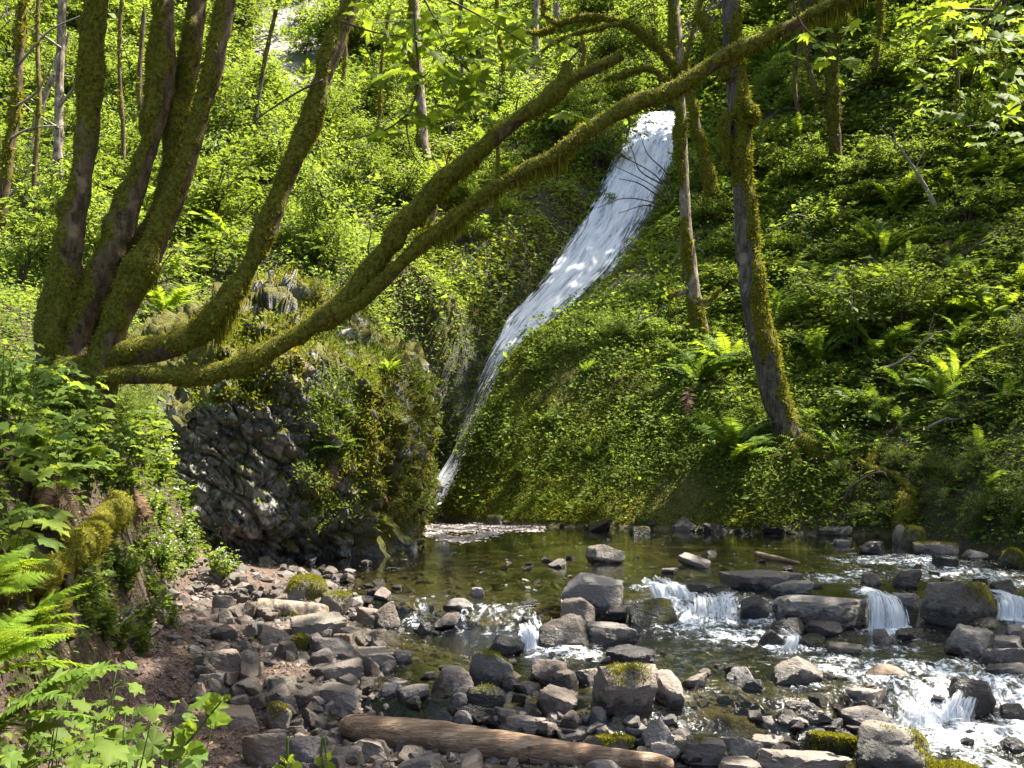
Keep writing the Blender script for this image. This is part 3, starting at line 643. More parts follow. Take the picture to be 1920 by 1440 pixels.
M['basalt'] = t.done(t.pbsdf(t.mix(mk, rc, mo), t.mix(mk, (.55, .55, .55), (.95, .95, .95)), .4, t.bump(h, .9, .07)))
outc = thing('basalt_outcrop', (-4.0, 16.5, 0), 'big dark basalt outcrop with a mossy grassy crown beside the pool', 'rock outcrop')
body = part('rock_face', v, q, M['basalt'], outc, True, dict(moss=mossA))
OV, ON = v.copy(), nrm.copy(); OVpx, OVpy = opx, opy
def on_outcrop(r, n, x0, y0, x1, y1, ok=lambda n: n[:, 1] < .5):
    m = (OVpx > x0) & (OVpx < x1) & (OVpy > y0) & (OVpy < y1) & (((np.array([0, 0, H])-OV)*ON).sum(1) > 0) & ok(ON) & (OV[:, 2] > -.1)
    i = r.choice(np.nonzero(m)[0], n); return OV[i], ON[i]
r = np.random.default_rng(31)
lump = [mesh_np('stone', *(lambda a: (a[0], a[1]))(rock_verts(900+k, ['block', 'point', 'point', 'block'][k % 4], 3)), M['rock'], True) for k in range(10)]
P, N = on_outcrop(r, 90, 385, 655, 700, 1045)
for k in range(90):
    s = float(min(np.exp(r.normal()*.40)*.15, .3))
    o = link('stone', lump[k % 10], outc, loc=P[k]-N[k]*s*.30-root_loc(outc))
    o.rotation_euler = tuple(np.array([.35, .75, .5])+r.normal(size=3)*.38); o.scale = (s*r.uniform(1.0, 1.9), s*r.uniform(.6, 1.0), s*r.uniform(.6, 1.0))
    o['tone'] = float(r.uniform(.05, .5)); o['moss'] = float(r.choice([0, 0, .25, .45])); o['wet'] = -5.0 if P[k][2] > .2 else 5.0; o['warm'] = float(r.uniform(0, .3))

# ------------------------------------------------------------------ stones one can name
R_ = []
def RK(*a, **k): R_.append(rock(*a, **k)); return R_[-1]
# on the left bank
RK(457, 1363, 541, 1441, 'round', .34, 0, -5, .25, 'smooth brown-grey boulder, biggest at the bare dirt edge', seed=5)
RK(533, 1374, 605, 1430, 'block', .36, 0, -5, .2, 'squat grey stone between the smooth brown boulder and the log')
RK(497, 1315, 547, 1372, 'round', .40, .42, -5, .2, 'rounded stone with a moss patch above the smooth brown boulder')
RK(387, 1318, 494, 1368, 'slab', .45, 0, -5, .75, 'long reddish slab lying at the end of the dirt path', deep=.6)
RK(320, 1308, 368, 1355, 'point', .30, 0, -5, .3, 'dark angular stone left of the reddish slab by the path')
RK(350, 1276, 412, 1322, 'point', .55, 0, -5, .5, 'tan peaked stone behind the reddish slab')
RK(372, 1256, 438, 1296, 'block', .70, 0, -5, .3, 'pale cream stone catching light above the tan peaked stone')
RK(433, 1276, 478, 1305, 'block', .32, 0, -5, .35, 'brown block between the pale cream stone and the stone heap')
RK(503, 1268, 564, 1316, 'point', .40, 0, -5, .15, 'pointed grey stone left of the long flat-topped block')
RK(577, 1276, 681, 1333, 'block', .42, 0, -5, .1, 'flat-topped long block on the bank above the log')
RK(580, 1229, 686, 1280, 'block', .36, .1, -5, .1, 'broad grey block behind the flat-topped long block')
RK(393, 1216, 458, 1259, 'block', .40, .05, -5, .25, 'brown-grey cube-like block where the bank meets the stones')
RK(449, 1222, 490, 1272, 'block', .46, 0, -5, .1, 'upright grey block leaning beside the cube-like block')
RK(490, 1172, 546, 1212, 'point', .42, 0, -5, .15, 'wedge stone above the small moss-covered stone')
RK(543, 1186, 581, 1223, 'round', .30, .75, -5, .1, 'small stone wholly wrapped in moss')
RK(578, 1188, 662, 1237, 'round', .38, .15, -5, .1, 'rounded grey boulder right of the moss-wrapped stone')
RK(540, 1148, 652, 1197, 'slab', .48, .1, -5, .15, 'saddle-shaped slab in front of the short mossy log', deep=.6)
RK(600, 1107, 662, 1160, 'block', .45, .48, -5, .1, 'lichen-spotted boulder at the end of the short mossy log')
RK(535, 1078, 618, 1128, 'round', .40, .5, -5, .1, 'green-tinged mossy boulder behind the short mossy log')
RK(410, 1140, 444, 1172, 'point', .52, 0, -5, .3, 'pale tooth-like stone below the leafy bank')
RK(398, 1112, 440, 1150, 'block', .36, .1, -5, .2, 'grey block half under the leafy bank plants')
RK(700, 1126, 751, 1180, 'point', .42, 0, .08, .2, 'peaked stone with a wet foot at the edge of the shallows', seed=77)
RK(666, 1138, 712, 1174, 'block', .42, 0, -5, .2, 'brown-grey stone left of the peaked wet-footed stone')
RK(660, 1212, 744, 1245, 'slab', .50, 0, -5, .2, 'flat tan slab reaching into the water')
RK(738, 1219, 771, 1241, 'round', .68, 0, .03, 0, 'small pale stone at the tip of the flat tan slab')
RK(640, 1178, 697, 1210, 'slab', .36, .25, .05, .1, 'low mossy-topped slab at the left water edge')
RK(680, 1244, 706, 1268, 'round', .5, 0, .03, .2, 'small round stone below the flat tan slab')
RK(706, 1238, 742, 1262, 'point', .38, 0, .03, .1, 'small dark wedge under the pale stone tip')
# in the pool and the upper stream
RK(1100, 1021, 1169, 1058, 'point', .55, .12, .05, .05, 'lone angular boulder out in the calm pool', deep=.6, seed=21)
RK(1052, 1074, 1169, 1148, 'block', .62, .12, .10, .05, 'largest pale grey boulder in midstream', deep=.6, seed=36)
RK(1050, 1119, 1118, 1175, 'block', .40, 0, .08, .3, 'brown block leaning on the largest pale boulder')
RK(1132, 1136, 1181, 1167, 'block', .12, 0, 5, .2, 'small dark wet block under the largest pale boulder')
RK(1180, 1120, 1281, 1176, 'point', .22, .50, .12, 0, 'dark green wet boulder splitting the white rapid', deep=.6)
RK(1010, 1148, 1112, 1217, 'point', .26, .30, .2, .2, 'wet wedge boulder beside the small white spout', deep=.6)
RK(1088, 1164, 1197, 1213, 'slab', .46, .1, .12, 0, 'wet grey slab the current slides around', deep=.5)
RK(1136, 1208, 1232, 1250, 'slab', .10, 0, 5, .1, 'low black wet slab in front of the sliding current', deep=.5)
RK(915, 1188, 984, 1226, 'block', .12, 0, 5, .1, 'black wet block left of the small white spout')
RK(816, 1141, 890, 1174, 'point', .34, .05, .05, .15, 'dark flat-sided stone standing in the shallows')
RK(831, 1121, 889, 1144, 'round', .34, .2, .05, .05, 'low greenish stone behind the dark flat-sided stone')
RK(782, 1166, 810, 1190, 'round', .15, 0, 5, .1, 'little black stone in the left riffle')
RK(880, 1101, 908, 1119, 'slab', .66, 0, .02, 0, 'pale flat stone lying alone in the shallow pool')
RK(1347, 1068, 1509, 1106, 'slab', .20, 0, .06, .15, 'long dark ledge lying across the stream', deep=.35)
RK(1290, 1088, 1372, 1119, 'round', .15, 0, 5, .25, 'dark rounded stone under running water before the ledge')
RK(1443, 1085, 1522, 1120, 'round', .50, .2, .05, .05, 'rounded pale stone behind the big flat block')
RK(1456, 1110, 1629, 1176, 'block', .60, .12, .18, 0, 'big flat-topped oblong block in midstream', deep=.45, seed=2)
RK(1387, 1115, 1452, 1166, 'round', .16, .1, 5, 0, 'black wet boulder left of the big oblong block')
RK(1440, 1155, 1512, 1193, 'block', .10, 0, 5, .1, 'black wet stone below the left end of the oblong block')
RK(1508, 1162, 1579, 1193, 'round', .24, 0, 5, .15, 'dark wet rounded stone below the middle of the oblong block')
RK(1665, 1108, 1727, 1178, 'block', .50, .1, .22, .05, 'upright grey block right of the white chute', deep=.7, seed=12)
RK(1727, 1078, 1869, 1170, 'block', .48, .36, .16, .05, 'great faceted boulder with a bright moss streak', deep=.6, seed=40)
RK(1857, 1085, 1912, 1126, 'point', .14, .2, 5, .05, 'black stone behind the great faceted boulder')
RK(1423, 1178, 1472, 1216, 'point', .12, 0, 5, .1, 'black peaked stone with water pouring past it')
RK(1493, 1188, 1550, 1219, 'round', .20, .45, 5, .05, 'small green wet stone in the white run')
RK(1546, 1203, 1619, 1226, 'slab', .40, .2, .04, .3, 'thin tan slab awash in the dark run')
RK(1635, 1176, 1679, 1209, 'point', .42, .15, .05, 0, 'grey pyramid stone below the white chute')
RK(1675, 1177, 1732, 1202, 'slab', .16, 0, 5, .1, 'low black stone right of the grey pyramid stone')
RK(1777, 1171, 1868, 1234, 'block', .58, .18, .08, 0, 'pale faceted boulder below the great mossy one', deep=.7, seed=8)
RK(1838, 1208, 1924, 1251, 'slab', .52, .12, .06, 0, 'pale slanting slab against the pale faceted boulder', deep=.5)
RK(1888, 1170, 1926, 1206, 'round', .56, .1, .05, 0, 'pale rounded stone at the far edge of the stream')
RK(1860, 1192, 1916, 1221, 'slab', .70, 0, -5, 0, 'whitish bar-shaped stone lying on the slanting slab')
RK(1842, 1241, 1924, 1266, 'slab', .22, 0, .04, 0, 'dark bluish slab under the pale slanting slab', deep=.5)
RK(1617, 1246, 1699, 1272, 'round', .62, 0, .03, 1.0, 'orange-brown flat stone ringed by white water', deep=.7)
RK(1448, 1226, 1540, 1283, 'point', .48, .18, .10, .2, 'sharp-ridged stone with a green flank in the lower stream', deep=.7, seed=18)
RK(1362, 1247, 1422, 1281, 'point', .52, .1, .04, .1, 'little pyramid stone left of the sharp-ridged stone')
RK(1390, 1270, 1434, 1294, 'block', .24, 0, .1, .1, 'dark block at the foot of the little pyramid stone')
RK(1278, 1258, 1325, 1290, 'slab', .48, .05, .05, .2, 'tan wedge slab beside the moss-topped boulder pair')
RK(1576, 1286, 1665, 1330, 'slab', .58, 0, .07, .1, 'light sloping slab above the low fall', deep=.6)
RK(1472, 1308, 1555, 1350, 'block', .55, 0, .14, .15, 'light-topped stone with a black wet face', deep=.6)
RK(1565, 1320, 1672, 1370, 'round', .34, .1, .12, 0, 'bluish wet rounded boulder by the low fall', deep=.6)
RK(1772, 1266, 1869, 1345, 'round', .10, 0, 5, .2, 'black wet dome with water sheeting off it', deep=.6)
RK(1449, 1333, 1513, 1363, 'round', .34, 0, .06, .1, 'grey-brown stone in the still water near the low fall')
RK(1415, 1338, 1460, 1360, 'slab', .34, .1, .03, .1, 'low slab left of the grey-brown still-water stone')
RK(1519, 1344, 1582, 1373, 'slab', .18, 0, .2, .1, 'dark low stone behind the moss-carpeted stone')
RK(1873, 1320, 1926, 1353, 'slab', .14, 0, 5, 0, 'black slab beyond the foaming pool')
RK(1878, 1378, 1926, 1414, 'round', .14, 0, 5, .1, 'black stone washed by the foaming pool')
RK(1608, 1072, 1652, 1100, 'point', .26, 0, .05, .2, 'dark pointed stone in the upper rapid')
RK(1670, 1066, 1724, 1102, 'point', .14, .1, 5, .05, 'black stone right of the dark pointed stone in the upper rapid')
RK(1612, 1014, 1660, 1042, 'round', .28, 0, 5, 0, 'bluish wet stone at the head of the rapid')
RK(1562, 1013, 1592, 1024, 'slab', .70, 0, .01, 0, 'pale flat stone at the far edge of the pool')
RK(1674, 984, 1707, 1022, 'round', .52, .1, -5, .1, 'grey stone under the far bank roots')
RK(1690, 986, 1737, 1028, 'round', .34, .66, -5, .1, 'moss-domed stone beside the grey stone under the roots')
RK(1714, 1017, 1801, 1043, 'slab', .46, .36, .05, .1, 'long low stone with a moss top on the far bank', deep=.5)
RK(1806, 1031, 1849, 1051, 'round', .50, .2, .04, 0, 'grey stone between two mossy far-bank stones')
RK(1878, 1026, 1928, 1066, 'round', .38, .66, .04, 0, 'moss-covered stone where the far bank leaves the picture')
RK(1752, 1042, 1800, 1066, 'slab', .12, .2, 5, 0, 'dark green wet stone under the far bank')
# near side of the stream
RK(880, 1213, 962, 1287, 'round', .42, .34, .10, .1, 'rounded boulder with a hanging moss cap near the left shallows', deep=.8, seed=9)
RK(806, 1241, 895, 1303, 'point', .48, .08, .10, .1, 'broad pale-topped stone left of the hanging moss cap', deep=.8)
RK(742, 1282, 804, 1315, 'round', .36, .1, .05, 0, 'smooth oval stone lying in still water')
RK(716, 1280, 746, 1303, 'round', .6, 0, .02, .1, 'small pale stone left of the smooth oval stone')
RK(725, 1272, 765, 1285, 'slab', .4, 0, .02, .1, 'thin flat stone just behind the smooth oval stone')
RK(996, 1232, 1065, 1284, 'round', .46, 0, .06, .25, 'brown-grey stone behind the leaning slab')
RK(938, 1248, 977, 1289, 'point', .40, 0, .06, .3, 'brown triangular stone right of the hanging moss cap')
RK(1033, 1256, 1085, 1297, 'block', .32, .2, .1, .2, 'greenish split stone left of the moss-topped boulder')
RK(1072, 1248, 1129, 1283, 'slab', .50, 0, .06, .25, 'tan flat stone behind the moss-topped boulder')
RK(962, 1278, 1014, 1300, 'slab', .26, .1, .06, .1, 'dark flat stone under the brown-grey stone')
RK(1108, 1235, 1232, 1347, 'block', .46, .24, .14, .1, 'large white-flecked boulder with two moss tufts', deep=.75, seed=51)
RK(1212, 1251, 1282, 1326, 'round', .52, .05, .10, .15, 'plain grey boulder touching the white-flecked moss-topped one', deep=.9)
RK(999, 1285, 1079, 1346, 'slab', .44, 0, .12, .15, 'leaning grey slab standing in the near shallows', deep=.7, tilt=.35)
RK(869, 1282, 949, 1324, 'round', .20, .35, .2, .1, 'dark mossy low stone below the hanging moss cap', deep=.6)
RK(842, 1297, 879, 1325, 'round', .42, .15, .06, 0, 'small grey-green stone below the pale-topped stone')
RK(1107, 1322, 1144, 1352, 'point', .68, .1, .02, 0, 'whitish nub at the foot of the white-flecked boulder')
RK(928, 1332, 1029, 1377, 'block', .52, 0, -5, .1, 'wide grey stone just behind the middle of the log', deep=.6)
RK(1022, 1335, 1059, 1363, 'round', .72, 0, -5, .05, 'bright pale stone behind the log')
RK(1097, 1354, 1155, 1386, 'block', .74, 0, -5, .05, 'white angular stone behind the thinner half of the log')
RK(1040, 1358, 1110, 1390, 'slab', .56, 0, -5, .1, 'light slab behind the white angular stone')
RK(1102, 1377, 1189, 1406, 'slab', .38, .62, -5, .1, 'mossy-topped slab along the far end of the log', deep=.4)
RK(1206, 1345, 1265, 1400, 'point', .74, .2, -5, .05, 'white pitted stone above the thin end of the log')
RK(1219, 1388, 1276, 1426, 'round', .66, 0, -5, .05, 'whitish stone at the very tip of the log')
RK(1168, 1350, 1215, 1380, 'block', .70, 0, -5, .1, 'pale broken stone left of the white pitted stone')
RK(846, 1328, 888, 1362, 'round', .40, .1, .05, 0, 'grey stone between the still water and the log')
RK(902, 1331, 929, 1352, 'block', .66, 0, -5, 0, 'little light stone behind the log')
RK(750, 1404, 832, 1452, 'block', .46, 0, -5, .25, 'tan block under the log at the bottom edge')
RK(1086, 1415, 1170, 1452, 'point', .42, 0, -5, .1, 'grey stone in front of the log at the bottom edge')
RK(655, 1376, 730, 1430, 'block', .26, 0, -5, .2, 'dark stone propping the thick end of the log')
RK(1284, 1372, 1364, 1436, 'block', .38, .22, -5, .1, 'moss-stained block right of the log tip', deep=.8)
RK(1342, 1371, 1419, 1423, 'block', .46, 0, -5, .2, 'pinkish-grey square block behind the row of front slabs')
RK(1408, 1373, 1475, 1405, 'block', .46, 0, -5, .15, 'grey block between the square block and the mossy stone')
RK(1415, 1396, 1596, 1450, 'slab', .46, .05, -5, .12, 'widest flat slab along the bottom edge', deep=.5)
RK(1338, 1415, 1426, 1452, 'slab', .42, .1, -5, .1, 'flat stone left of the widest flat slab')
RK(1508, 1364, 1605, 1416, 'block', .36, .66, .1, .1, 'oblong stone carpeted with moss near the low fall', deep=.6)
RK(1602, 1349, 1745, 1446, 'round', .40, .30, .12, .05, 'big dark boulder with bright moss in front of the low fall', deep=.8, seed=63)
RK(1738, 1421, 1840, 1452, 'round', .38, .62, .05, .1, 'mossy hump at the bottom edge by the foaming pool', deep=.6)
for k, o in enumerate(R_):
    lb = o['label']
    if 'moss' in lb and o['moss'] > .2:
        sd = (.75, -.35, .45) if lb.startswith(('big dark boulder', 'great faceted')) else (0.1, -.35, 1)
        moss_cap(o, side=sd, extent=.80 if o['moss'] < .5 else .45, size=.016)

# ------------------------------------------------------------------ smaller stones, shared shapes
SM = [crisp(mesh_np('stone', *rock_verts(300+k, ['block', 'point', 'block', 'point', 'slab', 'block'][k % 6], 4), M['rock'], True)) for k in range(22)]
LMK = [(500, 1400, 'near the smooth brown boulder'), (630, 1310, 'near the flat-topped long block'), (440, 1345, 'near the long reddish slab'), (425, 1240, 'near the cube-like block'), (545, 1140, 'near the short mossy log'), (600, 1210, 'near the moss-wrapped stone'), (720, 1150, 'near the peaked wet-footed stone'), (470, 1090, 'under the leafy bank'), (560, 1060, 'at the outcrop foot'), (700, 1225, 'near the flat tan slab'),
       (760, 1440, 'below the thick half of the log'), (1000, 1440, 'below the middle of the log'), (1180, 1440, 'below the thin end of the log'), (690, 1345, 'at the thick end of the log'), (980, 1355, 'behind the middle of the log'), (1130, 1370, 'behind the white angular stone'), (1240, 1375, 'near the white pitted stone'), (850, 1290, 'near the broad pale-topped stone'), (920, 1250, 'near the hanging moss cap'), (1170, 1290, 'near the white-flecked boulder'),
       (1110, 1110, 'near the largest pale boulder'), (1010, 1200, 'near the small white spout'), (1540, 1140, 'near the big oblong block'), (1800, 1125, 'near the great faceted boulder'), (1500, 1255, 'near the sharp-ridged stone'), (1660, 1260, 'near the orange-brown stone'), (1620, 1345, 'near the low fall'), (1820, 1310, 'near the black wet dome'), (1420, 1090, 'near the long dark ledge'), (1820, 1210, 'near the pale faceted boulder'), (1340, 1410, 'near the moss-stained block'), (1500, 1420, 'near the widest flat slab'), (900, 980, 'by the gap'), (1040, 986, 'under the slab middle'), (1200, 992, 'under the grey trunk side of the slab'), (1370, 998, 'below the grey trunk'), (1560, 1005, 'below the undercut roots'), (1135, 1040, 'near the lone pool boulder'), (980, 1060, 'in the middle of the calm pool'), (1300, 1050, 'at the far side of the pool'), (1680, 1070, 'at the head of the rapid'), (860, 1150, 'near the dark flat-sided stone')]
def small(px, py, w, group, label, r, tone=(.3, .6), moss=0.0, flat=(.55, .9), name='stone', warm=(.05, .35), k=None, lift=0.18):
    c = hit([px], [py])[0]; s = w/F*c[1]; k = r.integers(len(SM)) if k is None else k
    o = link(name, SM[k], loc=c)
    fl = r.uniform(*flat); o.scale = (s*r.uniform(.85, 1.15), s*r.uniform(.65, 1.0), s*fl)
    o.rotation_euler = (r.normal()*.22, r.normal()*.22, r.uniform(-3.1, 3.1)); o.location.z += s*fl*lift
    o['tone'] = float(r.uniform(*tone)); o['moss'] = float(moss if r.random() < .7 else 0)
    dp = level(np.array([c[0]]), np.array([c[1]]))[0]-hz(np.array([c[0]]), np.array([c[1]]))[0]
    o['wet'] = -5.0 if dp < .0 else (5.0 if r.random() < .5 else .0); o['warm'] = float(r.uniform(*warm))
    w_ = min(LMK, key=lambda m: (m[0]-px)**2+2*(m[1]-py)**2)[2]; o['label'] = label+' '+w_; o['group'] = group+' '+w_; o['category'] = 'rock'; return o
r = np.random.default_rng(12)
def in_poly(x, y, P):
    c = False; n = len(P)
    for i in range(n):
        x1, y1 = P[i]; x2, y2 = P[i-1]
        if (y1 > y) != (y2 > y) and x < (x2-x1)*(y-y1)/(y2-y1)+x1: c = not c
    return c
def fill(poly, n, wr, group, label, r, **k):
    P = np.array(poly); lo, hi = P.min(0), P.max(0); done = 0
    while done < n:
        x, y = r.uniform(lo, hi)
        if in_poly(x, y, poly): small(x, y, r.uniform(*wr)*(.55+.6*(y-1000)/400), group, label, r, **k); done += 1
fill([(440, 1040), (620, 1075), (640, 1100), (520, 1150), (430, 1150)], 34, (18, 48), 'heaped stones', 'rough brown-grey heaped stone', r, tone=(.1, .5))
fill([(415, 1150), (560, 1150), (700, 1200), (690, 1330), (500, 1330), (330, 1320), (370, 1230)], 72, (26, 60), 'bank stones', 'small angular bank stone', r, tone=(.15, .6), warm=(.0, .45))
fill([(480, 1330), (700, 1330), (660, 1440), (480, 1440)], 20, (24, 50), 'loose stones', 'loose grey stone', r, tone=(.3, .5))
fill([(680, 1385), (1240, 1420), (1240, 1440), (660, 1440)], 22, (26, 58), 'shaded stones', 'brownish shaded stone', r, tone=(.3, .5))
fill([(820, 1330), (1260, 1350), (1280, 1400), (1120, 1395), (860, 1355)], 40, (18, 42), 'pale stones', 'pale broken stone', r, tone=(.5, .78), warm=(0, .2))
fill([(1260, 1380), (1520, 1390), (1600, 1440), (1260, 1440)], 12, (20, 42), 'wedged stones', 'small grey wedged stone', r, tone=(.35, .6))
for px, py, w in ((1025, 1053, 25), (945, 1068, 16), (991, 1058, 17), (990, 1068, 20), (1072, 1048, 19), (1045, 1062, 38), (1253, 1075, 38), (984, 1089, 14), (1008, 1093, 14), (991, 1104, 13), (1068, 1082, 11), (1052, 1050, 10), (955, 1056, 12), (1275, 1047, 14), (1335, 1040, 22), (1305, 1060, 62), (1378, 1041, 14), (1003, 1108, 10), (1194, 1046, 10), (1430, 1055, 20)):
    small(px, py, w, 'small pool stones', 'small pale stone', r, tone=(.5, .72), flat=(.3, .5), warm=(0, .15))
for px, py, w in ((712, 1095, 38), (705, 1112, 30), (678, 1128, 30), (720, 1115, 40), (664, 1118, 26), (650, 1090, 34), (630, 1085, 30), (745, 1104, 20), (690, 1100, 24), (655, 1075, 22)):
    small(px, py, w, 'water-line stones', 'light grey water-line stone', r, tone=(.45, .62), flat=(.35, .6), warm=(0, .1))
fill([(770, 1140), (1000, 1120), (1060, 1190), (1340, 1230), (1600, 1230), (1900, 1260), (1900, 1420), (1450, 1370), (1300, 1350), (1000, 1330), (800, 1330), (700, 1290), (800, 1240), (700, 1200)], 58, (16, 38), 'small awash stones', 'small dark stone awash', r, tone=(.04, .32), flat=(.4, .7))
fill([(1380, 1060), (1760, 1050), (1900, 1110), (1500, 1110)], 16, (18, 38), 'rapid stones', 'dark wet stone', r, tone=(.08, .3), flat=(.4, .6))
fill([(560, 1040), (700, 1040), (690, 1062), (580, 1070)], 6, (18, 36), 'foot stones', 'dark wet stone', r, tone=(.1, .3))
for k, px in enumerate(np.concatenate([np.linspace(850, 1690, 15)+r.normal(size=15)*24, r.uniform(1150, 1500, 9)])):
    small(px, np.interp(px, [800, 860, 960, 1200, 1500, 1700], [966, 976, 985, 992, 1001, 1011])+r.normal()*3.5-3, r.uniform(14, 66), 'shore stones', 'low mossy shore stone', r, tone=(.05, .5), moss=.55, flat=(.25, .5), warm=(0, .3))
# ------------------------------------------------------------------ pebbles and grit (nobody could count them)
r = np.random.default_rng(3); n = 19000
px = r.uniform(180, 1700, n); py = 1040+400*r.random(n)**.8
P = hit(px, py, False); dl = P[:, 2]-level(P[:, 0], P[:, 1]); k = (P[:, 1] < 16) & (dl > -.22) & (dl < .55) & (P[:, 0] > lerp(P[:, 1], TOX, TOY)*1-.3); k &= r.random(n) < np.where((P[:, 0] < -1.8) & (P[:, 1] < 9.4), .5, .75)
P = P[k]; d, f = ico(1); v0 = d*(1+.25*np.random.default_rng(1).normal(size=(len(d), 1))); v0[:, 2] *= .6
X = unit(r.normal(size=(len(P), 3))*np.array([1, 1, .25])); Z = unit(np.array([0, 0, 1])+.4*r.normal(size=(len(P), 3))); Yv = unit(np.cross(Z, X)); X = np.cross(Yv, Z)
v, ff = scatter(v0, f, P, X, Yv, Z, np.minimum(np.exp(r.normal(size=len(P))*.75)*.017, .085)*P[:, 1]/9*np.where((P[:, 0] < -1.8) & (P[:, 1] < 9.4), .42, 1))
t = NT('pebble'); c = t.ramp(t.island(), [(0, (.06, .045, .04)), (.35, (.11, .09, .08)), (.7, (.20, .175, .165)), (1, (.11, .08, .062))]); M['pebble'] = t.done(t.pbsdf(t.mix(t.math('MULTIPLY', t.noise(t.pos(), 60, 4), .5), c, (.07, .06, .05)), .75, .3))
link('gravel', mesh_np('gravel', v, ff, M['pebble'], False), kind='stuff')
# ================================================================== trees
MAPLE_O = [(0, 0), (.16, -.10), (.50, .02), (.40, .16), (.56, .22), (.36, .32), (.50, .52), (.66, .72), (.46, .68), (.34, .60), (.20, .54), (.22, .78), (.12, .86), (0, 1.06)]
def fan(outline, cy, droop=.18):
    o = [(x, y) for x, y in outline]; full = o+[(-x, y) for x, y in o[-2:0:-1]]
    v = np.array([(0, cy)]+full); z = -droop*((v[:, 0]*1.3)**2+(v[:, 1]-cy)**2); z[0] = -.04
    n = len(full); f = np.array([(0, 1+k, 1+(k+1) % n) for k in range(n)])
    return np.column_stack([v, z]), f[:, ::-1]
MAPLE = fan(MAPLE_O, .36)
OVATE = fan([(0, 0), (.16, .05), (.26, .16), (.29, .2), (.36, .34), (.345, .38), (.37, .5), (.33, .55), (.31, .68), (.24, .73), (.18, .86), (.09, .92), (0, 1.08)], .42, .25)
THIMB = fan([(0, .06), (.14, -.12), (.34, -.08), (.40, .04), (.54, .14), (.42, .26), (.47, .34), (.62, .50), (.50, .56), (.42, .58), (.26, .56), (.24, .70), (.14, .84), (0, 1.0)], .34, .22)
LM = {}
def leaf_mesh(kind, mat, bend=0):
    k = (kind, mat, bend)
    if k not in LM:
        tv, tf = dict(maple=MAPLE, ovate=OVATE, thimble=THIMB)[kind]; tv = tv.copy(); rr = np.random.default_rng(bend+3)
        tv[:, 2] += -.25*bend*.4*(tv[:, 1])**2+.05*rr.normal(size=len(tv)); tv[:, 0] *= 1+.1*rr.normal()
        LM[k] = mesh_np('leaf', tv, tf, M[mat], True)
    return LM[k]
def leaf_obj(parent, P, tip, nrm, size, kind, mat, bend=0, name='leaf'):
    X, Y, Z = frames(np.array([tip], float), np.array([nrm], float))
    o = link(name, leaf_mesh(kind, mat, bend), parent)
    m = Matrix(np.column_stack([X[0]*size, Y[0]*size, Z[0]*size]).tolist()).to_4x4(); m.translation = Vector((np.array(P)-root_loc(parent)).tolist())
    o.matrix_local = m; return o
def pathpx(pts, Y):
    pts = np.array(pts, float); n = len(pts)
    Ys = np.interp(np.linspace(0, 1, n), np.linspace(0, 1, len(Y)), Y) if isinstance(Y, (list, tuple)) else np.full(n, float(Y))
    P = Wp(pts[:, 0], pts[:, 1], Ys); R = pts[:, 2]/F*Ys/2
    return P, R
mr = np.random.default_rng(77)
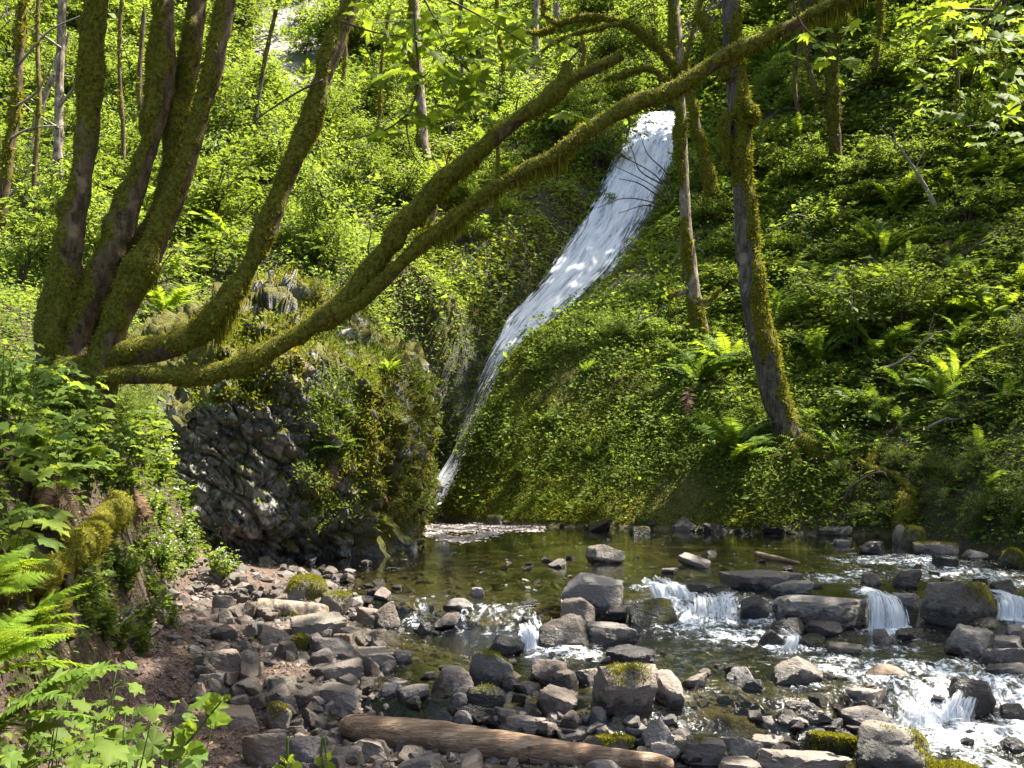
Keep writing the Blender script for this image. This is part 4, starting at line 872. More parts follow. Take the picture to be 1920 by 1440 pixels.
def limb(parent, name, pts, Y, mat='bark', moss=.5, side=(-.6, 0, .5), n=70, seg=14, bump=.16, tuft=2300, hang=0.0, hlen=.18, tsize=.026, seed=1, mmat='moss_tuft', world=None, jit=.0):
    P, R = pathpx(pts, Y) if world is None else world
    if name in ('trunk', 'limb') and moss > .4: R = R*(.76 if name == 'trunk' and mat == 'bark' else .82)
    v, (q, tr), pc, rc, nr = tube(P, R, n, seg, bump, 2.6/np.clip(R.mean()*6, .5, 3), seed)
    nn = np.concatenate([nr, [[0, 0, -1], [0, 0, 1]]])
    mv = moss+.38*(nn@unit(np.array(side, float)))+.75*fbm(v*np.array([2.2, 2.2, 1.1]), 3, seed+5)+.25*fbm(v*6, 2, seed+6)
    thick = sst(mv, .4, .62)*(.008+.02*np.clip(fbm(v*5, 2, seed+8)+.5, 0, 1)+.07*np.clip(R.mean()/.13, 0, 1)*sst(fbm(v*np.array([2.4, 2.4, 1.6]), 2, seed+9), .12, .55))
    v = v+nn*thick[:, None]
    o = part(name, v, [q, tr], M[mat], parent, True, dict(moss=np.clip(mv, 0, 1)))
    if tuft:
        a = v[q[:, 0]]; b = v[q[:, 1]]; c = v[q[:, 3]]; ar = np.linalg.norm(np.cross(b-a, c-a), axis=1)
        mq = mv[q].mean(1); zc, pxm = v[q].mean(1)[:, 2], v[q].mean(1)
        w = ar*(mq > .5); vis = in_view(pxm, 80); w = w*vis
        if w.sum() > 0:
            k = int(min(w.sum()*tuft, 16000)); i = mr.choice(len(q), k, p=w/w.sum()); s, t_ = mr.random((2, k, 1))
            B = a[i]+(b[i]-a[i])*s+(c[i]-a[i])*t_; N = unit(nn[q[i]].mean(1))
            T = unit(N+mr.normal(size=(k, 3))*.5+np.array([0, 0, -.35])); X, Yy, Z = frames(T, N+mr.normal(size=(k, 3))*.4)
            tv, tf = scatter(np.array([[-.2, 0, 0], [.2, 0, 0], [.12, .7, 0], [-.08, 1, 0]]), np.array([[0, 1, 2, 3]]), B-N*.006, X, Yy, Z, tsize*np.exp(mr.normal(size=k)*.35))
            mb = MB(); mb.add(tv, f4=tf)
            if hang:
                g = sst(fbm(pc*1.6, 3, seed+20), -.15, .45)*.85+.12; L = np.linalg.norm(np.gradient(pc, axis=0), axis=1); gw = g*L*in_view(pc, 80)
                k = int(hang*gw.sum()); i = mr.choice(len(pc), k, p=gw/gw.sum())
                u = mr.uniform(-1, 1, k); sd = unit(np.cross(np.gradient(pc, axis=0)[i], [0, 0, 1.0]))
                B = pc[i]+np.gradient(pc, axis=0)[i]*mr.uniform(-.5, .5, (k, 1))+sd*(u*rc[i]*.95)[:, None]; B[:, 2] -= rc[i]*np.sqrt(1-u*u)*.8
                ln = np.minimum(hlen*g[i]*np.exp(mr.normal(size=k)*.45), hlen*1.4); T = unit(np.array([0, 0, -1.0])+mr.normal(size=(k, 3))*.13); X, Yy, Z = frames(T, randdir(k, mr))
                wv = .0042/np.maximum(ln, .01)
                tv = np.array([[-1, 0, 0], [1, 0, 0], [.7, .55, .04], [0, 1, 0], [-.7, .55, .02]]); sc = np.column_stack([wv*1.3, np.ones(k), np.ones(k)])
                vv = B[:, None]+ln[:, None, None]*(tv[None, :, 0:1]*sc[:, None, 0:1]*X[:, None]+tv[None, :, 1:2]*Yy[:, None]+tv[None, :, 2:3]*Z[:, None])
                f = np.array([[0, 1, 2, 4]]); f3 = np.array([[4, 2, 3]]); off = (np.arange(k)*5)[:, None, None]
                mb.add(vv.reshape(-1, 3), f4=(f[None]+off).reshape(-1, 4)); mb.f3.append((f3[None]+off).reshape(-1, 3)+mb.n-len(vv)*5)
            tv, fs_, _ = mb.out(); part('moss', tv, fs_, M[mmat], o, True, kind='stuff')
    return o, pc, rc
def crown(parent, centre, rad, n, size=.17, mat='leaf_mid', clumps=46, flat=.6, seed=0, shell=.45):
    r = np.random.default_rng(seed+400); c = randdir(clumps, r)*np.array(rad)*(shell+(1-shell)*r.random((clumps, 1)))+np.array(centre)
    i = r.integers(clumps, size=n); P = c[i]+r.normal(size=(n, 3))*np.array([1, 1, flat*.6])*np.mean(rad)*.17
    v, f = leaf_cloud(P, size, .9, .5, LEAFR, r)
    return part('crown', v, f, M[mat], parent, False, kind='stuff')
def twig_mesh(parent, paths, mat='twig', name='branch', seg=5, bump=.1):
    """one branch with its side twigs"""
    mb = MB()
    for P, R in paths:
        v, (q, tr), *_ = tube(P, R, max(8, len(P)*4), seg, bump, 6, 3); mb.add(v, f3=tr, f4=q)
    v, fs_, _ = mb.out(); return part(name, v, fs_, M[mat], parent, True)

# ---- the old many-stemmed maple on the near bank
Y0 = 11.5
LT = thing('maple_tree', tuple(Wp(150, 705, Y0)), 'old moss-covered maple with four leaning stems and long limbs over the pool', 'tree')
up = lambda x, y, w: [(x, y, w)]
limb(LT, 'trunk', [(92, 790, 110), (98, 690, 84), (104, 590, 74), (128, 480, 64), (152, 340, 52), (166, 240, 50), (171, 150, 60), (174, 100, 54), (182, 0, 50), (195, -160, 48), (215, -420, 40), (240, -700, 26)], Y0, moss=.54, side=(-.75, -.3, .2), n=110, seg=20, bump=.2, seed=2, hang=50, hlen=.12)
limb(LT, 'trunk', [(135, 780, 90), (142, 660, 64), (165, 570, 62), (206, 480, 66), (232, 420, 58), (262, 330, 46), (290, 240, 44), (308, 140, 52), (308, 0, 46), (312, -160, 44), (330, -420, 36), (340, -700, 24)], [Y0, Y0+.1, Y0+.1], moss=.58, side=(-.7, -.3, .2), n=110, seg=20, bump=.2, seed=3, hang=70, hlen=.2)
limb(LT, 'trunk', [(165, 760, 80), (185, 640, 54), (232, 520, 52), (300, 400, 46), (325, 300, 44), (341, 200, 45), (358, 100, 49), (371, 0, 43), (385, -160, 42), (400, -420, 34), (430, -700, 24)], [Y0+.3, Y0+.5], moss=.72, side=(-.5, -.3, .3), n=110, seg=18, bump=.2, seed=4, hang=70, hlen=.18)
limb(LT, 'trunk', [(180, 760, 90), (203, 650, 70), (236, 560, 66), (280, 480, 60), (302, 430, 52), (350, 310, 43), (380, 200, 36), (401, 130, 47), (425, 0, 43), (446, -140, 42), (480, -400, 34), (520, -700, 22)], Y0-.15, moss=.70, side=(-.6, -.3, .3), n=110, seg=20, bump=.2, seed=5, hang=80, hlen=.2)
limb(LT, 'limb', [(110, 700, 64), (160, 690, 50), (233, 670, 46), (333, 645, 52), (398, 598, 54), (440, 545, 44), (474, 488, 34), (505, 415, 46), (540, 330, 38), (574, 245, 42), (606, 150, 36), (640, 62, 34), (664, 0, 31), (700, -120, 28), (760, -330, 20)], [Y0-.2, Y0, Y0+.2], moss=.66, side=(-.5, -.2, .6), n=120, seg=18, bump=.18, seed=6, hang=400, hlen=.15)
limb(LT, 'limb', [(345, 640, 20), (380, 612, 46), (412, 590, 56), (436, 560, 40), (450, 528, 18)], Y0-.1, moss=1.0, n=30, seg=14, bump=.35, seed=7, hang=2200, hlen=.22)
limb(LT, 'limb', [(150, 706, 40), (283, 706, 34), (367, 706, 36), (440, 690, 40), (500, 660, 38), (567, 624, 36), (632, 578, 38), (700, 500, 36), (773, 406, 36), (840, 334, 34), (907, 277, 34), (972, 224, 31), (1024, 186, 26), (1054, 158, 24), (1066, 118, 20)], [Y0-.3, Y0-.1, Y0-.2], moss=.86, side=(-.2, -.2, .8), n=150, seg=16, bump=.15, seed=8, hang=800, hlen=.13)
limb(LT, 'branch', [(1040, 174, 18), (1073, 151, 17), (1107, 133, 19), (1140, 118, 19), (1166, 105, 18)], Y0-.2, moss=.9, n=40, seg=10, bump=.25, seed=9, hang=400, hlen=.10)
limb(LT, 'limb', [(628, 590, 26), (690, 556, 27), (773, 474, 28), (840, 420, 28), (907, 368, 27), (973, 327, 28), (1040, 291, 31), (1107, 244, 31), (1173, 204, 31), (1240, 178, 32), (1280, 160, 31), (1347, 114, 29), (1413, 82, 26), (1480, 50, 23), (1547, 14, 21), (1600, -10, 20), (1700, -70, 16), (1820, -140, 10)], [Y0-.2, Y0-.1, Y0], moss=.86, side=(-.2, -.2, .8), n=160, seg=16, bump=.15, seed=10, hang=900, hlen=.16)
limb(LT, 'branch', [(1405, 88, 18), (1428, 78, 18), (1446, 73, 14)], Y0, moss=.9, n=16, seg=10, bump=.2, seed=12, hang=100, hlen=.1)
for k, pts in enumerate([[(62, 955, 34), (108, 1002, 42), (122, 1040, 40), (100, 1075, 28), (84, 1120, 18), (76, 1180, 12)], [(222, 950, 56), (180, 1000, 50), (150, 1032, 44), (128, 1056, 26)], [(-10, 1115, 46), (60, 1092, 40), (100, 1066, 34), (124, 1040, 30)], [(130, 1060, 22), (128, 1110, 18), (124, 1150, 12), (132, 1200, 7)], [(172, 1030, 20), (182, 1080, 16), (200, 1110, 9)], [(228, 980, 16), (205, 1010, 14), (196, 1036, 8)]]):
    yy = hit([p[0] for p in pts], [p[1] for p in pts])[:, 1]-.12
    P = np.stack([Wp(p[0], p[1], y) for p, y in zip(pts, yy)]); Rr = np.array([p[2]/F*y/2 for p, y in zip(pts, yy)])
    limb(LT, 'root', None, None, moss=.75 if k < 3 else .35, side=(0, -.2, .8), n=40, seg=12, bump=.22, seed=30+k, hang=60, hlen=.08, world=(P, Rr))
for k, (c, rad, n) in enumerate([((-5.5, 11, 10.5), (3.2, 3, 2), 2600), ((-2.0, 12, 11.5), (3, 3, 2), 2400), ((-7, 9, 9), (3, 3, 2), 2000)]):
    crown(LT, c, rad, n, .17, 'leaf_maple', 40, seed=k)
for tw in ([(700, 500), (690, 470), (695, 440)], [(840, 334), (838, 300), (850, 280)], [(972, 224), (968, 200), (975, 175)], [(1040, 291), (1046, 320), (1040, 345)], [(1173, 204), (1180, 235), (1174, 262)], [(1066, 118), (1080, 100), (1100, 84)], [(567, 624), (600, 600), (640, 596)], [(1107, 244), (1112, 215), (1126, 196)], [(606, 150), (560, 172), (500, 210), (470, 235)]):
    P = np.stack([Wp(x, y, Y0-.1) for x, y in tw]); twig_mesh(LT, [(P, np.linspace(.016, .006, len(P)))], 'twig')
# hanging sprays of its leaves across the upper middle
SP = [[(775, -30), (778, 60), (785, 150), (768, 212), (762, 235), (772, 285), (800, 325)], [(785, -20), (812, 30), (852, 108)], [(766, 214), (720, 245), (650, 262)], [(852, 108), (900, 150), (960, 180)], [(800, -20), (900, 30), (1000, 90)], [(640, 40), (700, 60), (760, 70)]]
for pth in SP:
    P = np.stack([Wp(x, y, 9.2) for x, y in pth]); twig_mesh(LT, [(P, np.linspace(.011, .005, len(P)))], 'twig')
r = np.random.default_rng(14)
for cxp, cyp, n, sx_, sy_ in ((830, 40, 16, 70, 34), (900, 30, 12, 40, 28), (770, 60, 10, 40, 30), (870, 80, 12, 60, 24), (940, 45, 7, 40, 24), (760, 140, 10, 46, 26), (850, 130, 12, 56, 26), (900, 165, 8, 40, 22), (790, 215, 10, 60, 22), (890, 210, 8, 40, 18), (960, 100, 6, 30, 20), (1060, 210, 4, 24, 8), (1090, 215, 2, 14, 8), (700, 250, 6, 40, 14), (720, 40, 7, 46, 30), (1050, 80, 4, 30, 20)):
    for k in range(n):
        P = Wp(cxp+r.normal()*sx_*.6, cyp+r.normal()*sy_*.6, 9.2+r.normal()*.35)
        leaf_obj(LT, P, (r.normal(), r.normal()*.7-.2, -.35+.2*r.normal()), (r.normal()*.3, -.35+r.normal()*.3, 1), r.uniform(.13, .24), 'maple', 'leaf_maple', int(r.integers(3)))

# ---- grey trunk on the far bank
yb = 20.6
RT = thing('alder_tree', tuple(Wp(1480, 832, yb)), 'tall grey trunk leaning up from the undercut far bank', 'tree')
limb(RT, 'trunk', [(1490, 850, 76), (1478, 822, 58), (1466, 780, 50), (1447, 715, 50), (1421, 600, 46), (1402, 490, 42), (1396, 400, 38), (1390, 320, 36), (1386, 240, 38), (1384, 190, 40), (1376, 120, 36), (1369, 0, 34), (1362, -180, 32), (1366, -420, 24), (1372, -640, 12)], yb, mat='bark_grey', moss=.40, side=(.75, -.3, .1), n=130, seg=20, bump=.13, tuft=900, tsize=.05, seed=40, hang=14, hlen=.14)
for pts in ([(1392, 190, 20), (1404, 205, 26), (1410, 222, 26), (1402, 232, 14)], [(1362, 150, 14), (1350, 120, 20), (1334, 80, 18), (1318, 40, 12), (1305, 22, 8)], [(1368, 215, 24), (1360, 245, 22), (1364, 290, 14), (1360, 320, 8)]):
    limb(RT, 'branch', pts, yb-.15, mat='bark_grey', moss=.85, n=24, seg=10, bump=.3, tuft=1200, tsize=.05, seed=41, hang=60, hlen=.14)
for k, pts in enumerate([[(1500, 830, 30), (1530, 850, 24), (1560, 862, 18), (1600, 880, 12)], [(1488, 838, 24), (1495, 860, 18), (1500, 890, 8)], [(1545, 838, 16), (1556, 862, 14), (1560, 880, 8)], [(1640, 850, 16), (1634, 880, 18), (1660, 885, 16), (1690, 900, 15), (1720, 930, 14)], [(1690, 930, 22), (1700, 960, 26), (1690, 985, 20), (1702, 1000, 12)], [(1560, 805, 10), (1620, 870, 9), (1650, 880, 9)]]):
    yy = hit([p[0] for p in pts], [p[1] for p in pts])[:, 1]-.1
    P = np.stack([Wp(p[0], p[1], y) for p, y in zip(pts, yy)]); limb(RT, 'root', None, None, moss=.5 if k != 4 else 1.0, n=26, seg=8, bump=.3, tuft=900, tsize=.05, seed=45+k, world=(P, np.array([p[2]/F*y/2 for p, y in zip(pts, yy)])))
crown(RT, (6.2, 22, 15.2), (3.8, 3.8, 2.2), 3000, .17, 'leaf_mid', 50, seed=11)

# ---- pale trunk with arching mossy limbs
ym = 24.6
MT = thing('maple_tree', tuple(Wp(1310, 612, ym)), 'slim pale-barked maple beside the falls with arching mossy limbs', 'tree')
limb(MT, 'trunk', [(1312, 660, 56), (1309, 600, 42), (1302, 560, 32), (1293, 480, 28), (1285, 400, 24), (1281, 300, 23), (1276, 200, 23), (1270, 110, 28), (1263, 0, 26), (1250, -160, 22), (1240, -360, 14)], ym, mat='bark_pale', moss=.42, side=(-.8, -.3, .1), n=100, seg=14, bump=.16, tuft=900, tsize=.05, seed=60, hang=10, hlen=.2)
for k, pts in enumerate([[(1270, 135, 16), (1252, 108, 16), (1215, 72, 17), (1172, 45, 16), (1112, 33, 16), (1060, 42, 13), (1032, 56, 13), (1000, 64, 11), (968, 53, 7)], [(1266, 160, 13), (1216, 130, 13), (1170, 140, 12), (1132, 150, 8)], [(1165, 46, 8), (1100, 58, 8), (1050, 75, 7), (1014, 97, 4)], [(1048, 45, 8), (1020, 30, 7), (1020, 10, 7), (1010, -30, 5)], [(1296, 560, 18), (1322, 570, 14), (1345, 548, 9), (1352, 540, 5)], [(1290, 545, 14), (1270, 552, 10), (1252, 560, 6)], [(1278, 130, 12), (1300, 70, 10), (1310, 20, 8), (1330, -40, 5)]]):
    limb(MT, 'limb', pts, ym-.2-.15*k, mat='bark_pale', moss=.85 if k < 4 else .5, side=(0, 0, .8), n=44, seg=9, bump=.3, tuft=900, tsize=.055, seed=61+k, hang=90, hlen=.2)
crown(MT, (3.2, 25, 15.2), (3.2, 3, 1.6), 900, .17, 'leaf_maple', 40, seed=13)
LT2 = thing('maple_tree', tuple(Wp(1335, 352, 27.5)), 'leaning moss-green stem behind the pale-barked maple', 'tree')
limb(LT2, 'trunk', [(1338, 365, 30), (1330, 340, 25), (1312, 260, 22), (1298, 195, 17), (1288, 150, 13), (1280, 90, 8)], 27.5, moss=.8, n=44, seg=10, bump=.2, tuft=800, tsize=.055, seed=70, hang=30)
R3 = thing('maple_tree', tuple(Wp(1572, 300, 31)), 'stout orange-mossed stem standing on the shaded right slope', 'tree')
limb(R3, 'trunk', [(1575, 330, 40), (1570, 290, 28), (1563, 230, 27), (1560, 160, 26), (1562, 100, 29), (1566, 40, 30), (1560, -40, 26), (1556, -180, 20)], 31, moss=.62, n=50, seg=12, bump=.22, tuft=700, tsize=.06, seed=72, hang=20, mmat='moss_brown')
limb(R3, 'branch', [(1568, 60, 20), (1582, 36, 18), (1584, 24, 12)], 30.8, moss=.9, n=14, seg=9, bump=.3, tuft=800, tsize=.06, seed=73)
limb(R3, 'branch', [(1535, 190, 12), (1510, 110, 9), (1496, 60, 7), (1480, 10, 5)], 31, moss=.4, n=14, seg=7, bump=.2, tuft=500, tsize=.06, seed=74)
crown(R3, (11, 29.5, 19.5), (5, 5, 3), 2000, .22, 'leaf_mid', 46, seed=15)
# ---- thinner trees far up the slope
BG = [('grey-barked trunk with an orange mossy foot amid the leafy far slope', [(800, 300, 26), (795, 270, 24), (790, 200, 22), (782, 120, 22), (778, 40, 22), (770, -60, 20)], 33, 'bark_pale', .42),
      ('smooth grey trunk behind the old maple in the sunlit wood', [(104, 440, 20), (106, 380, 18), (110, 250, 17), (112, 130, 16), (116, 40, 15), (118, -60, 14)], 36, 'bark_pale', -.2),
      ('moss-fringed trunk at the very edge of the sunlit wood', [(-6, 460, 34), (4, 400, 26), (14, 320, 24), (28, 220, 22), (36, 120, 20), (42, 20, 18), (46, -60, 16)], 29, 'bark', .6),
      ('thin yellow-mossed stem between the two leaning limbs', [(940, 210, 10), (938, 170, 10), (944, 130, 10), (936, 60, 10), (930, -20, 9)], 44, 'bark', .85),
      ('pale leaning stem in the wood left of the old maple', [(50, 330, 12), (66, 240, 11), (92, 160, 10), (112, 120, 8), (130, 60, 6)], 33, 'bark_pale', .1),
      ('pair-like twin stem high on the far slope above the arching limb', [(1008, 110, 14), (1004, 50, 12), (1008, -20, 12)], 50, 'bark_pale', .3),
      ('slim trunk just right of the pale-barked maple on the far slope', [(1046, 45, 14), (1044, 10, 13), (1046, -40, 12)], 52, 'bark_pale', .2),
      ('mossy stem with hanging tufts at the shaded slope top', [(1640, 130, 14), (1650, 60, 13), (1652, 0, 12), (1660, -60, 10)], 33, 'bark', .7),
      ('slim grey stem among maple leaves at the right slope', [(1880, 240, 9), (1884, 140, 8), (1876, 60, 8), (1890, -40, 7)], 26, 'bark_grey', .2),
      ('short brown-mossed trunk below the leaning limbs', [(806, 440, 16), (812, 400, 15), (818, 370, 14), (824, 330, 9)], 29.5, 'bark', .6),
      ('slender green-mossed stem right of the short brown-mossed trunk', [(930, 420, 9), (932, 370, 8), (934, 300, 8), (930, 240, 5)], 33.5, 'bark', .9)]
TW = {1: [[(112, 200), (150, 150), (176, 120)], [(110, 240), (60, 210), (10, 160)], [(108, 300), (150, 280), (210, 240)], [(114, 90), (70, 60), (20, 40)]], 2: [[(30, 200), (70, 170), (110, 100)], [(20, 260), (60, 240), (130, 235)], [(36, 120), (90, 60), (150, 30)], [(8, 380), (40, 340), (60, 300)]], 0: [[(784, 150), (830, 120), (880, 110)], [(780, 60), (740, 40), (700, 45)], [(795, 240), (840, 235), (860, 225)]], 4: [[(80, 200), (40, 180), (-10, 190)], [(100, 140), (150, 150), (200, 190)]]}
for k, (lb, pts, Y, mt, ms) in enumerate(BG):
    g = hit([pts[0][0]], [pts[0][1]])[0]; Yk = min(Y, g[1]+.1) if k not in (5, 6) else g[1]
    o = thing('forest_tree', tuple(Wp(pts[0][0], pts[0][1], Yk)), lb, 'tree')
    limb(o, 'trunk', pts, Yk, mat=mt, moss=ms, n=40, seg=9, bump=.2, tuft=400, tsize=.08, seed=80+k, hang=8, hlen=.3)
    for tw in TW.get(k, []):
        P = np.stack([Wp(x, y, Yk-.1-.3*i) for i, (x, y) in enumerate(tw)]); twig_mesh(o, [(P, np.linspace(.035, .012, len(P)))], 'twig_pale')
    tp = Wp(pts[-1][0], pts[-1][1], Yk)
    if k in (1, 2): crown(o, tuple(tp+np.array([0, 0, 3.0])), (2.6, 2.6, 2.0), 900, .2, 'leaf_bright', 26, seed=20+k)
ST = [('slim mossy stem behind the first stem of the old maple', [(226, 420, 10), (232, 260, 9), (224, 120, 8), (230, -40, 7)], 31, 'bark', .5), ('thin dark stem between the old maple stems', [(268, 300, 8), (262, 150, 8), (270, 20, 7), (266, -60, 6)], 38, 'bark', .2), ('leaning thin stem left of the leaning limb', [(470, 330, 9), (480, 220, 8), (500, 100, 7), (530, -30, 6)], 40, 'bark_grey', .3), ('dark slim stem by the pale cliff', [(640, 190, 9), (648, 100, 8), (640, 20, 8), (650, -40, 7)], 42, 'bark', .4),
      ('slender stem above the leaning mossy limb', [(700, 330, 9), (712, 220, 8), (716, 120, 7), (730, 20, 6)], 36, 'bark', .75), ('thin stem right of the orange-footed trunk', [(862, 250, 8), (868, 160, 7), (862, 60, 7), (870, -40, 6)], 43, 'bark_grey', .4), ('crooked yellow-mossed stem under the arching limb', [(1090, 230, 9), (1082, 160, 9), (1096, 100, 8), (1090, 60, 6)], 42, 'bark', .9), ('mossed thin stem at the outer left of the wood', [(70, 470, 12), (64, 340, 11), (74, 200, 10), (70, 60, 9), (76, -40, 8)], 27, 'bark', .6),
      ('thin stem between the grey trunk and the orange-mossed stem', [(1500, 240, 8), (1490, 150, 8), (1502, 60, 7), (1496, -40, 6)], 34, 'bark', .3), ('dark slim stem right of the bare dead stem', [(1790, 260, 8), (1796, 160, 7), (1788, 60, 7), (1796, -40, 6)], 30, 'bark', .4)]
for k, (lb, pts, Y, mt, ms) in enumerate(ST):
    g = hit([pts[0][0]], [pts[0][1]])[0]; Yk = min(Y, g[1]+.1); o = thing('sapling', tuple(Wp(pts[0][0], pts[0][1], Yk)), lb, 'tree')
    limb(o, 'trunk', pts, Yk, mat=mt, moss=ms, n=30, seg=7, bump=.2, tuft=300, tsize=.08, seed=180+k)
    if k in (0, 2, 4, 5): crown(o, tuple(Wp(pts[-1][0], max(pts[-1][1], 0), Yk)+np.array([0, 0, .5])), (1.5, 1.5, .9), 420, .13, 'leaf_bright', 16, seed=60+k, shell=.2)
# ---- unseen trees added to shade stream, slope and falls; the first's boughs show
OFF = [((11.4, 15.6), 13.5, (4.6, 4.4, 2.4), 4200, 'leaf_maple'), ((14.5, 21), 17.5, (5, 4.6, 2.6), 2800, 'leaf_mid'), ((20, 29.5), 25, (5.5, 5.5, 3), 2800, 'leaf_mid'), ((9.0, 7.0), 12.5, (4.2, 4, 2.2), 3000, 'leaf_maple'), ((4.5, 11.8), 14.2, (3.7, 4.2, 1.8), 2500, 'leaf_maple'), ((11.2, 38.5), 24.5, (5.6, 6.8, 2.8), 17000, 'leaf_mid')]
for k, ((x, y), z, rad, n, mt) in enumerate(OFF):
    bx, by = (x, y) if k != 4 else (8.9, 7.0)
    g = hz(np.array([bx]), np.array([by]))[0]
    o = thing('maple_tree', (bx, by, g), ['maple whose leafy boughs hang over the stream from the far bank', 'unseen maple added up the slope beyond the stream to shade it', 'unseen maple added on the ridge to shade the slope', 'unseen maple added for shade over the lower stream', 'unseen maple added for its top to shade the near stones', 'unseen maple added at the brink to shade the falls'][k], 'tree', 'maples around the stream')
    limb(o, 'trunk', None, None, moss=.5, n=30, seg=10, bump=.15, tuft=0, seed=90+k, world=(np.array([(bx, by, g-.3), (bx+.2, by, g+2), (bx*.6+x*.4, by*.6+y*.4, g*.45+z*.55), (x, y, z)]), np.array([.3, .24, .17, .06])))
    rr = np.random.default_rng(k)
    for j in range(5):
        e = np.array([x, y, z])+rr.normal(size=3)*np.array(rad)*.55; limb(o, 'limb', None, None, moss=.4, n=14, seg=6, bump=.1, tuft=0, seed=95+j, world=(np.array([(bx*.5+x*.5, by*.5+y*.5, g*.35+z*.65), ((bx+x)/2*.4+e[0]*.6, (by+y)/2*.4+e[1]*.6, e[2]*.8+.2*z), e]), np.array([.1, .06, .02])))
    crown(o, (x, y, z), rad, n, .25 if k == 5 else .19, mt, 60, seed=30+k, shell=.25)  # crown of the brink tree thickened with bigger leaves to keep the falls shaded
    if k == 0: NEAR = o
# its boughs that reach into the upper right corner
BO = [[(1990, -60), (1900, -20), (1850, 40), (1846, 90), (1820, 160), (1812, 230)], [(1870, 20), (1790, 20), (1720, 50), (1680, 90)], [(1990, 70), (1900, 78), (1850, 76), (1800, 80)], [(1846, 90), (1780, 130), (1720, 160)], [(1990, 150), (1920, 190), (1850, 230), (1790, 240)], [(1480, -40), (1500, 40), (1560, 100)]]
for pth in BO:
    P = np.stack([Wp(x, y, 9.4) for x, y in pth]); twig_mesh(NEAR, [(P, np.linspace(.014, .005, len(P)))], 'twig')
r = np.random.default_rng(15)
for x, y, s in ((1740, 30, .28), (1785, 42, .30), (1770, 20, .22), (1690, 72, .26), (1715, 62, .26), (1735, 55, .22), (1862, 58, .26), (1880, 92, .24), (1902, 62, .26), (1740, 158, .24), (1712, 152, .22), (1760, 100, .22), (1800, 112, .22), (1850, 142, .24), (1790, 205, .22), (1850, 200, .24), (1782, 218, .22), (1862, 242, .22), (1900, 195, .24), (1520, 85, .22), (1502, 62, .22), (1552, 112, .22), (1582, 118, .20), (1815, 60, .22), (1830, 30, .22), (1700, 100, .2), (1760, 135, .2), (1905, 140, .22), (1880, 30, .22), (1915, 10, .24), (1830, 110, .2), (1880, 150, .2), (1800, 170, .2), (1690, 120, .18), (1650, 70, .18), (1840, 262, .2), (1900, 250, .2), (1540, 60, .2), (1790, 72, .2), (1860, 110, .2), (1750, 190, .18), (1480, 100, .18), (1920, 110, .22), (1700, 20, .2), (1905, 35, .2), (1610, 40, .16), (1590, 80, .16)):
    for q in range(2):
        P = Wp(x+r.normal()*13*(q+.4), y+r.normal()*8*(q+.4), 9.4+r.normal()*.3)
        leaf_obj(NEAR, P, (r.normal(), -.4+r.normal()*.5, -.30+.2*r.normal()), (r.normal()*.25, -.45+r.normal()*.2, 1), s*r.uniform(.7, 1.0), 'maple', 'leaf_maple', int(r.integers(3)))
# ---- bare dark twigs arching in front of the falls
BS = thing('bare_shrub', tuple(hit([1262], [400])[0]), 'bare dark twigs arching out across the white falls', 'shrub')
b0 = hit([1262], [400])[0]; ybs = b0[1]
for k, pts in enumerate([[(1262, 400), (1240, 340), (1180, 300), (1100, 272)], [(1262, 398), (1230, 352), (1150, 310)], [(1264, 402), (1225, 380), (1170, 372), (1120, 390)], [(1260, 405), (1215, 385), (1160, 400)], [(1264, 396), (1252, 330), (1215, 290), (1200, 250)], [(1258, 410), (1210, 420), (1150, 470)], [(1262, 400), (1258, 350), (1240, 320)], [(1250, 380), (1200, 345), (1160, 335)], [(1180, 300), (1150, 280), (1140, 262)], [(1240, 345), (1200, 320), (1185, 280)]]):
    P = np.stack([Wp(x, y, ybs-.35*i) for i, (x, y) in enumerate(pts)]); twig_mesh(BS, [(P, np.linspace(.03, .010, len(P)))], 'twig')
# ---- dead wood
LG = thing('driftwood_log', tuple(hit([930], [1395])[0]), 'weathered bare tan log lying across the stones at the bottom edge', 'log')
t = NT('dead_wood'); uvn = t.map(t.coord('Object'), (1.2, 9, 9)); p = t.coord('Object')
g1 = t.noise(uvn, 2.2, 6, .65, .6); g2 = t.noise(t.map(p, (2, 26, 26)), 3, 4, .6)
c = t.ramp(g1, [(.25, (.085, .050, .030)), (.48, (.27, .175, .11)), (.66, (.46, .34, .235)), (.8, (.30, .21, .14))]); c = t.mix(t.math('MULTIPLY', t.rng(g2, .5, .72), .6), c, (.055, .035, .022)); c = t.mix(t.math('MULTIPLY', t.rng(t.noise(p, 1.8, 4), .56, .64), .5), c, (.12, .075, .05))
M['dead_wood'] = t.done(t.pbsdf(c, .75, .25, t.bump(t.math('ADD', g1, g2), .8, .03)))
def wood(o, name, pts, dz=0, n=80, seg=18, bump=.12, mat='dead_wood', seed=3, lift=1.0):
    yy = np.array(hit([p[0] for p in pts], [p[1]+p[2]*.5 for p in pts])[:, 1]); yy = np.polyval(np.polyfit(np.arange(len(yy)), yy, 1), np.arange(len(yy)))
    P = np.stack([Wp(p[0], p[1], y) for p, y in zip(pts, yy)]); Rr = np.array([p[2]/F*y/2 for p, y in zip(pts, yy)])
    v, (q, tr), *_ = tube(P, Rr, n, seg, bump, 2.2, seed); return part(name, v, [q, tr], M[mat], o)
wood(LG, 'trunk', [(650, 1362, 34), (672, 1364, 50), (760, 1374, 56), (860, 1388, 56), (960, 1402, 54), (1060, 1414, 48), (1160, 1424, 42), (1230, 1430, 34), (1256, 1434, 24)], bump=.2, n=140, seg=26)
wood(LG, 'branch_stub', [(900, 1372, 14), (906, 1384, 18), (914, 1394, 18)], n=14, seg=9)
